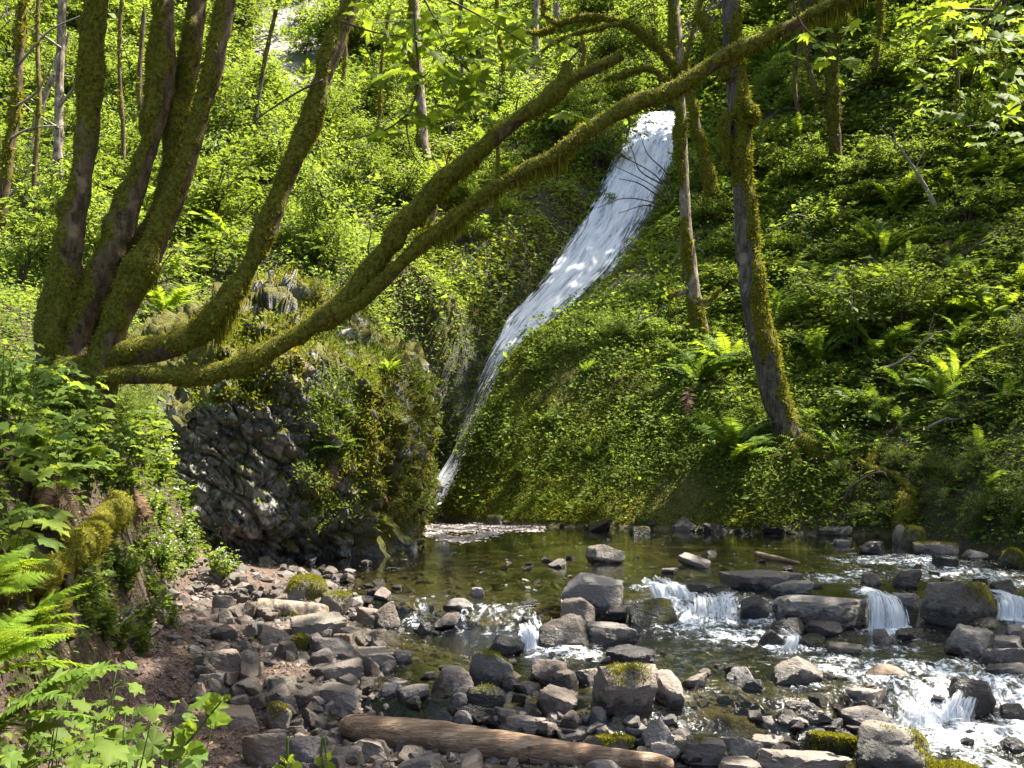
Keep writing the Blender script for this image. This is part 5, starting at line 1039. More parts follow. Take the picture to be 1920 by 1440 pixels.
wood(LG, 'branch_stub', [(1090, 1400, 10), (1096, 1410, 14), (1104, 1418, 12)], n=14, seg=9)
wood(LG, 'branch_stub', [(716, 1352, 22), (728, 1366, 26), (738, 1378, 26)], n=14, seg=10)
ML = thing('mossy_log', tuple(hit([545], [1158])[0]), 'short pale log with a mossy underside among the grey stones', 'log')
ymm = hit([545], [1160])[0][1]
limb(ML, 'trunk', [(482, 1137, 30), (490, 1138, 40), (545, 1143, 41), (600, 1148, 39), (614, 1149, 30)], ymm, mat='bark_pale', moss=.42, side=(0, -.25, -1), n=40, seg=20, bump=.06, tuft=9000, tsize=.022, seed=33)
DW = thing('driftwood', tuple(hit([1448], [1050])[0]), 'orange-brown broken branch stranded in the pool', 'driftwood')
wood(DW, 'branch', [(1417, 1038, 10), (1440, 1044, 12), (1475, 1051, 10), (1500, 1056, 4)], n=30, seg=8)
fr = np.random.default_rng(61)
FB = [(1420, 640, 110, 'pale fallen branch left of the many-stemmed shrub'), (1720, 690, 120, 'crooked grey branch below the many-stemmed shrub'), (1790, 790, 90, 'bare forked twig beside the pale sword fern'), (1620, 180, 130, 'grey fallen branch right of the orange-mossed stem'), (1700, 130, 110, 'thin dead branch high on the shaded slope'), (1500, 420, 100, 'dead branch under the light-green shrub by the grey trunk'), (1870, 470, 100, 'pale branch above the withered ferns'), (640, 250, 120, 'dead branch lying beside the leaning limb on the far slope'), (700, 420, 110, 'pale dead branch above the outcrop'), (880, 330, 90, 'thin fallen branch between the long limbs'), (400, 250, 100, 'fallen branch seen between the stems'), (1220, 620, 80, 'mossy dead twig low beside the falls'), (1620, 930, 90, 'bare root-like twig on the undercut bank'), (1280, 500, 80, 'dead twig under the pale-barked maple'), (860, 520, 70, 'dead twig on the wall beside the falls'), (480, 420, 110, 'pale forked branch right of the brightest shrub')]
for k, (x, y, L, lb) in enumerate(FB):
    b = hit([x], [y])[0]; a = fr.uniform(-.9, .9); o = thing('fallen_branch', tuple(b), lb, 'branch'); Y = b[1]-.35
    mk = lambda x0, y0, a, L, w: (np.stack([Wp(x0+L*t*math.cos(a)+fr.normal()*L*.05, y0-L*t*math.sin(a)-12*math.sin(t*3)+fr.normal()*L*.04, Y-.3*t) for t in np.linspace(0, 1, 5)]), np.linspace(w, w*.25, 5))
    ps = [mk(x-L/2, y+8, a*.5+.25, L, .035)]
    for j in range(4):
        i = fr.integers(1, 4); q = to_px(ps[0][0][i]); ps.append(mk(q[0], q[1], a*.5+.25+fr.choice([-1, 1])*fr.uniform(.4, 1.0), L*.4, .016))
    twig_mesh(o, ps[:1], 'twig_pale' if k % 3 else 'twig')
    for pp in ps[1:]: twig_mesh(o, [pp], 'twig_pale' if k % 3 else 'twig', 'twig')
SN = thing('dead_tree', tuple(hit([1752], [392])[0]), 'bare forked dead stem leaning on the shaded right slope', 'dead tree')
ys = hit([1752], [392])[0][1]-.3
mb = []
for pts in ([(1756, 396, 14), (1740, 360, 9), (1714, 316, 6), (1686, 276, 4), (1660, 250, 2.5), (1650, 236, 1.5)], [(1680, 270, 3), (1676, 250, 2), (1668, 236, 1)], [(1664, 254, 2), (1650, 262, 1.5), (1648, 290, 1)], [(1690, 280, 2.5), (1700, 262, 1.5), (1712, 240, 1)], [(1716, 318, 3), (1726, 296, 2), (1734, 284, 1)], [(1670, 264, 2), (1646, 256, 1)], [(1722, 326, 2.5), (1735, 306, 1.5)]):
    P, Rr = pathpx(pts, ys); v, (q, tr), *_ = tube(P, Rr, 20, 6, .1, 4, 4); part('branch' if len(mb) else 'trunk', v, [q, tr], M['twig_pale'], SN); mb.append(1)
# ================================================================== plants
def frond_mesh(L=.9, pairs=22, width=.17, arch=.55, droop=.9, mat='fern', seed=0, two=False, name='frond'):
    r = np.random.default_rng(seed); t = np.linspace(0, 1, pairs+4)
    # arched stalk in the y-z plane
    ang = arch*1.5-droop*1.6*t; dy = np.cos(ang); dz_ = np.sin(ang); y = np.concatenate([[0], np.cumsum(dy[:-1])]); z = np.concatenate([[0], np.cumsum(dz_[:-1])]); k = L/len(t); y *= k; z *= k
    c = np.column_stack([.03*L*np.sin(t*3+seed), y, z]); tg = unit(np.gradient(c, axis=0)); nz = np.cross(np.array([1.0, 0, 0]), tg)
    mb = MB(); w = .006*L
    s = np.concatenate([c-[w, 0, 0], c+[w, 0, 0]]); n = len(t); i = np.arange(n-1); mb.add(s, f4=np.stack([i, i+n, i+n+1, i+1], 1))
    for j in range(3, n):
        u = (j-3)/(n-3); ln = width*L*np.sin(np.pi*(u*.86+.14))**.8*(1+.08*r.normal()); ln = max(ln, .012*L)
        for sg in (-1, 1):
            d = unit(np.array([sg, .30+.25*u, 0])); D = d[0]*np.array([1., 0, 0])+d[1]*tg[j]+nz[j]*(-.12+.12*r.normal()); D = unit(D); N = nz[j]+.25*r.normal(size=3)
            X, Y, Z = frames(D[None], N[None])
            if not two:
                tv = np.array([[-.5, 0, 0], [.5, .0, 0], [.42, .55, 0], [0, 1, -.02], [-.36, .6, 0]])*np.array([.30*min(1, .022*L/ (ln*.30)*4), 1, 1])
                v = c[j]+ln*(tv[:, 0:1]*X+tv[:, 1:2]*Y+tv[:, 2:3]*Z); mb.add(v, f3=[[2, 3, 4]], f4=[[0, 1, 2, 4]])
            else:
                m = 9
                for q in range(m):
                    for s2 in (-1, 1):
                        a = c[j]+Y[0]*ln*(q/m); e = unit(s2*X[0]*.9+Y[0]*.6); l2 = ln*.27*(1-q/m*.8); wv = np.cross(e, Z[0])*l2*.26
                        mb.add(np.stack([a-wv*.8, a+wv*.8, a+e*l2*.75+wv*.6-Z[0]*.02*ln, a+e*l2, a+e*l2*.7-wv*.7]), f4=[[0, 1, 2, 3]], f3=[[0, 3, 4]])
    v, fs_, _ = mb.out(); return mesh_np(name, v, fs_, M[mat], True)
def zone(q, xs, ys):
    px, py = to_px(q); return ', '.join(t for t in (next((w for b, w in ys if py < b), ys[-1][1]), next((w for b, w in xs if px < b), xs[-1][1])) if t)
ZL = ([(130, "left of the old maple's first stem"), (340, "behind the old maple's upright stems"), (500, "between the upright stems and the leaning limb"), (9999, "right of the old maple's leaning limb")], [(170, 'high up'), (370, 'midway up'), (9999, 'low down')])
ZM = ([(720, 'beside the leaning limb'), (860, 'around the orange-footed trunk'), (1010, 'right of the orange-footed trunk'), (1130, 'under the arching limb'), (9999, 'near the brink of the falls')], [(120, 'high up'), (270, 'midway up'), (9999, 'low down')])
ZR = ([(1440, 'beside the grey trunk'), (1580, 'around the orange-mossed stem'), (1700, 'left of the bare dead stem'), (1800, 'right of the bare dead stem'), (9999, 'at the picture edge')], [(150, 'high up'), (300, 'midway up'), (9999, 'low down')])
ZB = ([(1470, 'left of the grey trunk foot'), (1650, 'around the many-stemmed shrub'), (1790, 'right of the many-stemmed shrub'), (9999, 'at the picture edge')], [(570, 'upper'), (700, 'middle'), (9999, 'lower')])
ZH = ([(330, 'on the near side of the bend'), (400, 'at the middle of the bend'), (9999, 'at the outcrop side of the bend')], [(930, 'topmost'), (1010, 'halfway'), (9999, 'lowest')])
ZS = ([(230, 'by the old roots'), (9999, 'near the stones')], [(1110, 'under the mossy root'), (1170, 'mid-bank'), (9999, 'just above the path')])
ZF = ([(1680, 'left of the mossy root'), (1780, 'right of the mossy root'), (9999, 'at the picture edge')], [(900, 'upper'), (960, 'middle'), (9999, 'close to the water')])
ZN = ([(90, 'at the picture edge'), (200, 'under the maple foot'), (9999, 'near the bend of the bank')], [(740, 'topmost'), (840, 'in the middle of the bank'), (9999, 'just above the roots')])
FR = {k: [frond_mesh(1.0, 24, w, a, d, k, s) for s, (w, a, d) in enumerate([(.13, .62, .8), (.15, .5, .7), (.12, .75, .95), (.14, .4, .75)])] for k in ('fern', 'fern_bright', 'fern_dead')}
FR['lady'] = [frond_mesh(1.0, 22, .22, a, d, 'fern_bright', s+20, True) for s, (a, d) in enumerate([(.35, .55), (.5, .7), (.25, .5)])]
def fern(P, size, n, label, group, r, kind='fern', dead=0, N=None, spread=(.1, 1.0), az=None, name='sword_fern'):
    o = thing(name, tuple(P), label, 'fern', group)
    for k in range(n+dead):
        dd = k >= n; m = FR['fern_dead' if dead and dd else kind]; a = r.uniform(0, 2*np.pi) if az is None else r.uniform(*az)
        f = link('dead_frond' if dead and dd else 'frond', m[r.integers(len(m))], o)
        el = r.uniform(*spread)*(.8 if not dd else 0)-(1.2 if dd else .15)
        f.rotation_euler = Euler((el, r.normal()*.2, a), 'XYZ'); s = size*r.uniform(.7, 1.1); f.scale = (s, s, s)
    return o
r = np.random.default_rng(21)
FN = [(1305, 720, 1.5, 16, 'fern', 'broad drooping sword fern on the moss slab below the pale-barked maple', 3), (1790, 372, 1.3, 12, 'fern_bright', 'upright sunlit yellow-green fern on the right slope', 0), (1800, 655, 1.1, 14, 'fern', 'glossy sword fern below the brown dead fronds on the right slope', 2),
      (1765, 750, 1.2, 14, 'fern', 'pale sword fern with dry twigs beside it on the right slope', 4), (1575, 862, .55, 9, 'fern_bright', 'small bright fern in the dark hollow under the grey trunk', 0), (1740, 590, .9, 12, 'fern_bright', 'upright fern above the glossy sword fern', 0), (1890, 760, 1.1, 14, 'fern', 'dark fern at the edge of the picture on the far bank', 2),
      (312, 590, 1.1, 16, 'fern_bright', 'sunlit fern tuft behind the old maple stems', 5), (600, 490, 1.2, 14, 'fern', 'dark green fern behind the leaning mossy limb', 2), (1560, 800, .8, 6, 'fern', 'fern with long brown skirt right of the grey trunk', 12), (1340, 860, .7, 9, 'fern', 'small fern on the slab foot left of the grey trunk', 2), (1690, 800, .9, 5, 'fern', 'half-dead fern with cream fronds on the far bank', 9),
      (1690, 540, .9, 5, 'fern', 'brown-fronded fern high on the right slope', 10), (1830, 520, .9, 5, 'fern', 'mostly dead fern among brown litter on the right slope', 10), (1850, 350, 1.2, 12, 'fern', 'dark broad fern under the maple leaves on the right slope', 1), (1640, 450, 1.0, 11, 'fern', 'fern behind the many-stemmed shrub', 1)]
for x, y, s, n, k, lb, dd in FN: fern(hit([x], [y])[0], s, n, lb, 'named ferns' if 0 else None, r, k, dd)
def region(r, n, x0, y0, x1, y1, ok=None, water=False):
    P = np.zeros((0, 3))
    while len(P) < n:
        q = hit(r.uniform(x0, x1, 300), r.uniform(y0, y1, 300), True); m = (q[:, 1] < 80) & (q[:, 2] > level(q[:, 0], q[:, 1])+.15*(not water))
        qx, qy = to_px(q); m &= ~((qx > 1395) & (qx < 1535) & (qy > 690) & (qy < 960)); d, zf, wf = near_falls(q[:, 0], q[:, 1]); m &= (d > wf+.35) | (q[:, 1] < 22)
        if ok is not None: m &= ok(q)
        P = np.concatenate([P, q[m]])
    return P[:n]
for q in region(r, 48, 1340, 30, 1920, 880): fern(q, r.uniform(.9, 1.6), int(r.integers(8, 12)), 'green sword fern '+(zone(q, *ZR) if to_px(q)[1] < 430 else zone(q, *ZB)), 'slope ferns '+(zone(q, *ZR) if to_px(q)[1] < 430 else zone(q, *ZB)), r, 'fern_bright' if r.random() < .4 else 'fern', int(r.integers(0, 3)))
for q in region(r, 14, 1700, 430, 1925, 610): fern(q, r.uniform(.7, 1.1), 3, 'mostly brown withered fern '+zone(q, *ZB), 'withered ferns '+zone(q, *ZB), r, 'fern', int(r.integers(6, 10)))
for q in region(r, 30, 420, 60, 1000, 520, lambda q: q[:, 1] > 20): fern(q, r.uniform(1.0, 1.6), int(r.integers(8, 11)), 'sunlit far-slope fern '+zone(q, *(ZL if to_px(q)[0] < 600 else ZM)), 'far-slope ferns '+zone(q, *(ZL if to_px(q)[0] < 600 else ZM)), r, 'fern_bright' if r.random() < .5 else 'fern', 1)
for q in region(r, 7, 880, 560, 1300, 960, lambda q: q[:, 1] > 18): fern(q, r.uniform(.4, .7), 8, 'small fern rooted in the moss slab', 'ferns on the moss slab', r, 'fern', 0)
# ferns and leaves on the outcrop
for k, (x, y, s, n, dd, lb) in enumerate([(625, 850, .65, 10, 5, 'fern with brown hanging fronds on the outcrop face'), (690, 712, .6, 9, 4, 'green fern on the mossy side of the outcrop'), (480, 748, .36, 5, 1, 'little fern on bare dark basalt'), (512, 1008, .34, 6, 0, 'little bright fern at the outcrop foot'), (650, 640, .4, 8, 2, 'fern near the outcrop top'), (560, 850, .3, 6, 1, 'tiny fern in a crack of the outcrop'), (720, 800, .36, 7, 2, 'small fern on the sheer edge of the outcrop'), (716, 990, .25, 6, 0, 'tiny bright fern over the pool on the outcrop'), (740, 700, .5, 9, 1, 'fern halfway down the sunlit outcrop side'), (660, 770, .45, 8, 3, 'fern above the brown-fronded one on the outcrop'), (770, 760, .45, 8, 1, 'fern on the outcrop edge facing the falls'), (600, 620, .5, 9, 1, 'fern under the two long limbs on the outcrop top'), (690, 900, .4, 7, 2, 'fern low on the mossy outcrop side')]):
    P, N = on_outcrop(r, 1, x-22, y-22, x+22, y+22); fern(P[0], s, n, lb, None, r, 'fern_bright' if dd < 2 else 'fern', dd, az=(math.pi*.6, math.pi*1.6) if 0 else (2.2, 4.4))

# ------------------------------------------------------------------ shrubs: stems and a loose crown of leaf sprays
def shrub_parts(seed, mat, leaf=.10, sprays=44, per=26, rad=(1.0, 1.0, .75), tpl=LEAF2, height=1.2):
    r = np.random.default_rng(seed); mb = MB(); LP, LD = [], []
    ns_ = r.integers(4, 7); tips = []
    for k in range(ns_):
        a = r.uniform(0, 6.28); q = r.uniform(.35, .9); e = np.array([math.cos(a)*rad[0]*q, math.sin(a)*rad[1]*q, height*r.uniform(.9, 1.5)])
        P = np.array([[0, 0, -.1], e*[.25, .25, .5], e]); mb_v, (qd, tr), pc, *_ = tube(P, [.028, .018, .006], 14, 5, .1, 5, seed+k); mb.add(mb_v, f3=tr, f4=qd); tips.append(pc)
    for k in range(sprays):
        pc = tips[r.integers(ns_)]; b = pc[r.integers(5, 14)]; d = unit(np.array([r.normal(), r.normal(), .25*r.normal()+.1])); ln = r.uniform(.3, .85)*rad[0]
        e = b+d*ln-np.array([0, 0, .12*ln]); v, (qd, tr), *_ = tube(np.array([b, (b+e)/2+[0, 0, .06], e]), [.007, .005, .002], 6, 3, 0, 1, 0, False); mb.add(v, f4=qd)
        u = r.uniform(.15, 1.1, per); side = np.cross(d, [0, 0, 1.0]); sgn = r.choice([-1, 1], per)
        p = b+d*ln*u[:, None]-np.array([0, 0, .12*ln])*(u**2)[:, None]+r.normal(size=(per, 3))*np.array([.10, .10, .045])*rad[0]; LP.append(p); LD.append(unit(d+side*sgn[:, None]*.9+r.normal(size=(per, 3))*.3))
    P = np.concatenate(LP); D = np.concatenate(LD); D[:, 2] -= .25; N = unit(np.array([0, -.1, 1.0])+r.normal(size=P.shape)*.34); X, Y, Z = frames(D, N)
    lv, lf = scatter(tpl[0], tpl[1], P, X, Y, Z, leaf*np.exp(r.normal(size=len(P))*.3))
    sv, sf, _ = mb.out()
    return mesh_np('stem', sv, sf, M['twig'], True), mesh_np('foliage', lv, lf, M[mat], False)
SH = {}
for i, (kind, mat, leaf, spr, per) in enumerate([('bright', 'leaf_bright', .095, 50, 24), ('bright', 'leaf_bright', .075, 60, 28), ('bright', 'leaf_mid', .10, 50, 24), ('bright', 'leaf_bright', .12, 44, 20), ('mid', 'leaf_mid', .11, 50, 24), ('mid', 'leaf_mid', .09, 60, 26), ('mid', 'leaf_bright', .10, 50, 24), ('mid', 'leaf_mid', .13, 44, 20), ('broad', 'leaf_mid', .19, 26, 12), ('broad', 'leaf_bright', .17, 30, 12), ('fine', 'leaf_mid', .05, 70, 34), ('fine', 'leaf_bright', .045, 60, 30)]):
    SH.setdefault(kind, []).append(shrub_parts(500+i, mat, leaf, spr, per))
def shrub(P, s, kind, label, group, r, name='leafy_shrub', tall=1.0, stem_mat=None):
    o = thing(name, tuple(P), label, 'shrub', group); st, fo = SH[kind][r.integers(len(SH[kind]))]
    rz = r.uniform(0, 6.28)
    for nm, me in (('stem', st), ('foliage', fo)):
        c = link(nm, me, o); c.rotation_euler = (0, 0, rz); c.scale = (s, s, s*tall)
        if nm == 'foliage': c['kind'] = 'stuff'
    return o
r = np.random.default_rng(33)
clear = lambda q: (to_px(q)[0] < 800) | (to_px(q)[1] < 440)
for q in region(r, 78, -60, -60, 640, 560, lambda q: (q[:, 1] > 17) & ~((np.abs(to_px(q)[0]-540) < 75) & (to_px(q)[1] < 190))): shrub(q-[0, 0, .1], q[1]/30*r.uniform(.8, 1.35), 'bright' if r.random() < .62 else 'mid', 'sunlit light-green shrub '+zone(q, *ZL), 'sunlit shrubs '+zone(q, *ZL), r, tall=r.uniform(.8, 1.5))
for q in region(r, 74, 560, -60, 1230, 420, lambda q: (q[:, 1] > 20) & ~((to_px(q)[0] > 960) & (to_px(q)[1] > 330))): shrub(q-[0, 0, .1], q[1]/34*r.uniform(.7, 1.2), 'bright' if r.random() < .62 else 'mid', 'leafy far-slope shrub '+zone(q, *ZM), 'far-slope shrubs '+zone(q, *ZM), r, tall=r.uniform(.7, 1.2))
for q in region(r, 80, 1310, -60, 1980, 430, lambda q: q[:, 1] > 18): shrub(q-[0, 0, .1], q[1]/33*r.uniform(.6, 1.1), 'mid' if r.random() < .75 else 'bright', 'shaded green shrub '+zone(q, *ZR), 'shaded shrubs '+zone(q, *ZR), r, tall=r.uniform(.6, 1.0))
for q in region(r, 42, 1330, 430, 1980, 820, lambda q: q[:, 1] > 15): shrub(q-[0, 0, .12], q[1]/34*r.uniform(.55, 1.0), 'mid' if r.random() < .6 else 'bright', 'low green far-bank shrub, '+zone(q, *ZB), 'far-bank shrubs '+zone(q, *ZB), r, tall=r.uniform(.5, .8))
for q in region(r, 40, 1330, 60, 1960, 860, lambda q: q[:, 1] > 16): shrub(q-[0, 0, .1], r.uniform(.5, .85), 'broad', 'broad-leaved slope plant '+(zone(q, *ZR) if to_px(q)[1] < 430 else zone(q, *ZB)), 'broad-leaved slope plants '+(zone(q, *ZR) if to_px(q)[1] < 430 else zone(q, *ZB)), r, 'broad_leaved_shrub', tall=.7)
for q in region(r, 30, 0, 100, 1000, 560, lambda q: q[:, 1] > 17): shrub(q-[0, 0, .1], r.uniform(.7, 1.2), 'broad', 'broad-leaved far-slope plant '+zone(q, *(ZL if to_px(q)[0] < 600 else ZM)), 'broad-leaved far plants '+zone(q, *(ZL if to_px(q)[0] < 600 else ZM)), r, 'broad_leaved_shrub', tall=.8)
for x, y, s, k, lb in ((1600, 655, 1.5, 'bright', 'many-stemmed shrub with mossy stems and layered leaves'), (1545, 630, 1.1, 'mid', 'dense green shrub left of the many-stemmed shrub'), (1690, 630, 1.2, 'bright', 'spreading green shrub right of the many-stemmed shrub'), (1470, 360, 1.0, 'bright', 'light-green leafy shrub right of the grey trunk'), (1540, 330, .9, 'bright', 'sprawling light-green shrub below the orange-mossed stem'), (1160, 640, .55, 'bright', 'pale-leaved shrub hanging over the falls edge'), (400, 420, 1.3, 'bright', 'brightest pale-green shrub between the old maple stems'), (320, 640, .5, 'fine', 'small fine-leaved shrub at the foot of the old maple'), (1140, 395, .5, 'bright', 'yellow-green shrub leaning out beside the falls')):
    shrub(hit([x], [y])[0]-[0, 0, .1], s, k, lb, None, r, tall=.9)
# ------------------------------------------------------------------ ground cover nobody could count
def cover(name, n, box, size, mat, r, hmax=.25, dens=None, up=.9, jit=.55, tpl=LEAF2, clump=1.2, tilt=.35, margin=90):
    x = r.uniform(box[0], box[2], n*3); y = r.uniform(box[1], box[3], n*3); z = hz(x, y); P = np.column_stack([x, y, z])
    m = in_view(P, margin) & (seen(P) | (margin > 500)); d, zf, wf = near_falls(x, y); m &= ((d > wf+.12) | (y < 22)) & (z > level(x, y)+.07)
    g = fbm2(x, y, clump, 3, len(name)); m &= r.random(len(x)) < sst(g, -.45, .35)
    if dens is not None: m &= r.random(len(x)) < dens(P)
    P = P[m][:n]; g = g[m][:n]; nn = hn(P[:, 0], P[:, 1]); h = r.random(len(P))*hmax*(.35+1.1*sst(g, -.2, .7))
    P = P+nn*h[:, None]*.7+np.array([0, 0, 1])*h[:, None]*.5
    s = size*(P[:, 1]/22 if size > .055 else 1)
    v, f = leaf_cloud(P, s, up, jit, tpl, r, out=nn*tilt/.35*np.array([1, 1, .3]))
    print(name, len(P)); return link(name, mesh_np(name, v, f, M[mat], False), kind='stuff')
r = np.random.default_rng(55)
def nocliff(P):
    px, py = to_px(P); return np.clip(.12+sst(np.hypot((px-545)/85, (py-70)/120), .75, 1.1), 0, 1)
inslab = lambda P: sst(P[:, 0], -2, -1.2)*(1-sst(P[:, 0], 5, 7.5))*sst(P[:, 2], .3, 1.6)*(.35+.65*sst(to_px(P)[0], 900, 1080))
cover('slab_ground_cover', 66000, (-2, 19, 8, 28), .045, 'leaf_cover', r, .16, inslab, clump=1.5)
cover('slab_lime_moss', 115000, (-2, 19, 8, 27), .032, 'moss_lime', r, .06, lambda P: 1-sst(P[:, 0], 5, 7.5), up=.5, jit=.8, clump=.7)
cover('slab_moss_cover', 60000, (-2, 19, 8, 26), .034, 'moss_tuft', r, .06, lambda P: (1-sst(P[:, 0], 5, 7.5))*(1-.6*inslab(P)), up=.4, jit=.8, clump=.9)
cover('slab_brown_moss', 26000, (-2, 19, 8, 26), .038, 'moss_brown', r, .05, lambda P: (1-sst(P[:, 0], 5, 7.5))*(1-.7*inslab(P)), up=.4, jit=.8, clump=2.6)
cover('slope_undergrowth', 112000, (3, 15, 22, 46), .10, 'leaf_mid', r, .35, lambda P: sst(P[:, 0], 3.5, 5.5), margin=350)
cover('slope_undergrowth_dark', 50000, (3, 15, 22, 46), .08, 'leaf_mid', r, .15, lambda P: sst(P[:, 0], 3.5, 5.5))
cover('far_undergrowth', 105000, (-28, 15, 12, 64), .085, 'leaf_bright', r, .5, lambda P: (1-sst(P[:, 0]-.2*(P[:, 1]-25), 2, 6))*nocliff(P), margin=350)
cover('far_undergrowth_mid', 50000, (-24, 15, 12, 64), .08, 'leaf_mid', r, .35, lambda P: (1-sst(P[:, 0]-.2*(P[:, 1]-25), 2, 6))*nocliff(P))
cover('near_wood_undergrowth', 46000, (-16, 14.5, 0, 30), .075, 'leaf_bright', r, .4, lambda P: (P[:, 2] > 1.2)*1.0, clump=.8)
cover('slope_bright_leaves', 22000, (3, 15, 20, 40), .10, 'leaf_bright', r, .5, lambda P: sst(P[:, 0], 3.5, 5.5)*sst(fbm2(P[:, 0], P[:, 1], .5, 2, 77), -.1, .3), clump=.6)
cover('slab_bright_leaves', 16000, (-1, 19.5, 7, 27), .07, 'leaf_bright', r, .2, inslab, clump=.7)
cover('leaf_litter', 14000, (-22, 15, 22, 50), .06, 'litter', r, .04, lambda P: .8*sst(P[:, 2], .8, 2), up=.9, jit=.4)
cover('gorge_wall_moss', 26000, (-4, 23, 6, 42), .06, 'moss_tuft', r, .09, lambda P: 1-sst(P[:, 0]-.45*(P[:, 1]-25), 0, 3), up=.4, jit=.8)
# outcrop: moss tufts, small leaves, long grass
def outcrop_cover(name, n, box, size, mat, r, tpl=LEAF2, h=.05, ok=None, up=.5, out=1.0, droop=-.2):
    m = (OVpx > box[0]) & (OVpx < box[2]) & (OVpy > box[1]) & (OVpy < box[3]) & (((np.array([0, 0, H])-OV)*ON).sum(1) > -.05*20) & (OV[:, 2] > .05)
    if ok is not None: m &= ok(OV, ON)
    i = r.choice(np.nonzero(m)[0], n); P = OV[i]+r.normal(size=(n, 3))*.06; N = ON[i]; P = P+N*(r.random((n, 1))*h-.01)
    T = unit(N*out+np.array([0, 0, up])+r.normal(size=(n, 3))*.5); T[:, 2] += droop; X, Y, Z = frames(T, unit(r.normal(size=(n, 3))*.6+N*.5+[0, 0, .5])); v, f = scatter(tpl[0], tpl[1], P, X, Y, Z, size*np.exp(r.normal(size=n)*.35))
    c = link(name, mesh_np(name, v-root_loc(outc), f, M[mat], False), outc); c['kind'] = 'stuff'
r = np.random.default_rng(66)
TUFT = (np.array([[-.2, 0, 0], [.2, 0, 0], [.12, .7, .05], [-.08, 1, .1]]), np.array([[0, 1, 2, 3]]))
GRS = (np.array([[-.018, 0, 0], [.018, 0, 0], [.014, .5, .05], [-.014, .5, .05], [0, 1, -.18]]), np.array([[0, 1, 2], [0, 2, 3], [3, 2, 4]]))
md = lambda lo: (lambda v, n: (r.random(len(v)) < 1) & ((to_px(v)[1] < 690) | (to_px(v)[0] > 590)) & (fbm(v*1.5, 3, 71) > lo))
outcrop_cover('moss', 16000, (380, 500, 820, 1000), .045, 'moss_tuft', r, TUFT, .03, md(.0))
outcrop_cover('moss', 14000, (600, 520, 815, 960), .04, 'moss_lime', r, TUFT, .05, lambda v, n: fbm(v*1.2, 3, 97) > .02)
outcrop_cover('moss', 6000, (560, 560, 810, 1010), .05, 'moss_brown', r, TUFT, .03, md(.1), up=-.6)
outcrop_cover('ivy', 8000, (570, 540, 820, 980), .045, 'leaf_cover', r, LEAF2, .10, lambda v, n: fbm(v*1.3, 3, 90) > .14)
outcrop_cover('grass', 4200, (560, 540, 800, 840), .13, 'grass', r, GRS, .02, lambda v, n: (fbm(v*.9, 3, 91) > -.2) & ((n[:, 2] > .15) | (fbm(v*1.3, 2, 92) > .2)), up=.8, droop=-.1)
outcrop_cover('ivy', 1500, (300, 590, 540, 770), .055, 'leaf_cover', r, LEAF2, .14)
outcrop_cover('moss', 5000, (300, 590, 560, 760), .05, 'moss_tuft', r, TUFT, .03)
outcrop_cover('ivy', 900, (400, 650, 640, 1030), .05, 'leaf_cover', r, LEAF2, .06, lambda v, n: fbm(v*1.4, 3, 93) > .25)

# ------------------------------------------------------------------ the near bank on the left
r = np.random.default_rng(88)
def nearb(P):
    px, py = to_px(P); return (P[:, 0] < lerp(P[:, 1], TOX, TOY)-.2)*np.where((px > 40) & (px < 270) & (py > 920) & (py < 1170), .16, 1.0)
cover('bank_undergrowth', 44000, (-9, 3, -1.8, 15.5), .05, 'leaf_cover', r, .2, nearb, clump=1.6, margin=900)
cover('bank_leafage', 15000, (-9, 3, -2.2, 15.5), .08, 'leaf_mid', r, .35, lambda P: nearb(P)*(to_px(P)[0] < 60), clump=.8, margin=1200)
cover('far_bank_undergrowth', 16000, (5.5, 4, 15, 17), .07, 'leaf_mid', r, .35, lambda P: 1.0*(P[:, 2] > .3), clump=.8, margin=900)
cover('bank_moss', 9000, (-8, 4, -1.8, 15.5), .032, 'moss_tuft', r, .03, nearb, clump=1.4, up=.4, jit=.8)
cover('bank_litter', 5000, (-8, 4, -1.6, 12), .035, 'litter', r, .02, clump=.9)
def leafy(P, label, n, hgt, rad, lsize, kind, mat, r, group=None, name='leafy_plant', cat='plant', lean=(0, -.2), stems=3):
    """a plant whose leaves are big enough to tell apart: every leaf is a part"""
    o = thing(name, tuple(P), label, cat, group); P = np.array(P, float)
    for k in range(stems):
        a = r.uniform(0, 6.28); e = np.array([math.cos(a)*rad*r.uniform(.3, 1)+lean[0]*hgt, math.sin(a)*rad*r.uniform(.3, 1)+lean[1]*hgt, hgt*r.uniform(.75, 1.1)])
        pt = np.array([P-[0, 0, .05], P+e*[.35, .35, .6], P+e]); v, (q, tr), pc, *_ = tube(pt, [.004, .0035, .002], 14, 5, 0, 1, 0); part('stem', v, [q, tr], M['stem_green'], o)
        for j in range(n//stems):
            b = pc[r.integers(5 if hgt < 1 else 8, 14)]; d = unit(np.array([r.normal(), r.normal(), .15])); ln = r.uniform(.03, .10)*lsize/.12; l0 = b+d*ln
            v, (q, tr), *_ = tube(np.array([b, l0]), [.0016, .0012], 4, 4, 0, 1, 0, False); part('leaf_stalk', v, [q], M['stem_green'], o)
            leaf_obj(o, l0, d+np.array([0, 0, -.35+.15*r.normal()]), np.array([d[0]*.3, d[1]*.3-.25, 1])+r.normal(size=3)*.2, lsize*r.uniform(.6, 1.15), kind, mat, int(r.integers(3)))
    return o
BK = [(30, 690, 6.6), (90, 760, 6.8), (20, 810, 6.2), (110, 850, 7.0), (40, 930, 6.4), (250, 800, 8.6), (20, 1020, 6.0), (80, 700, 7.4), (170, 820, 8.0), (10, 620, 6.4)]
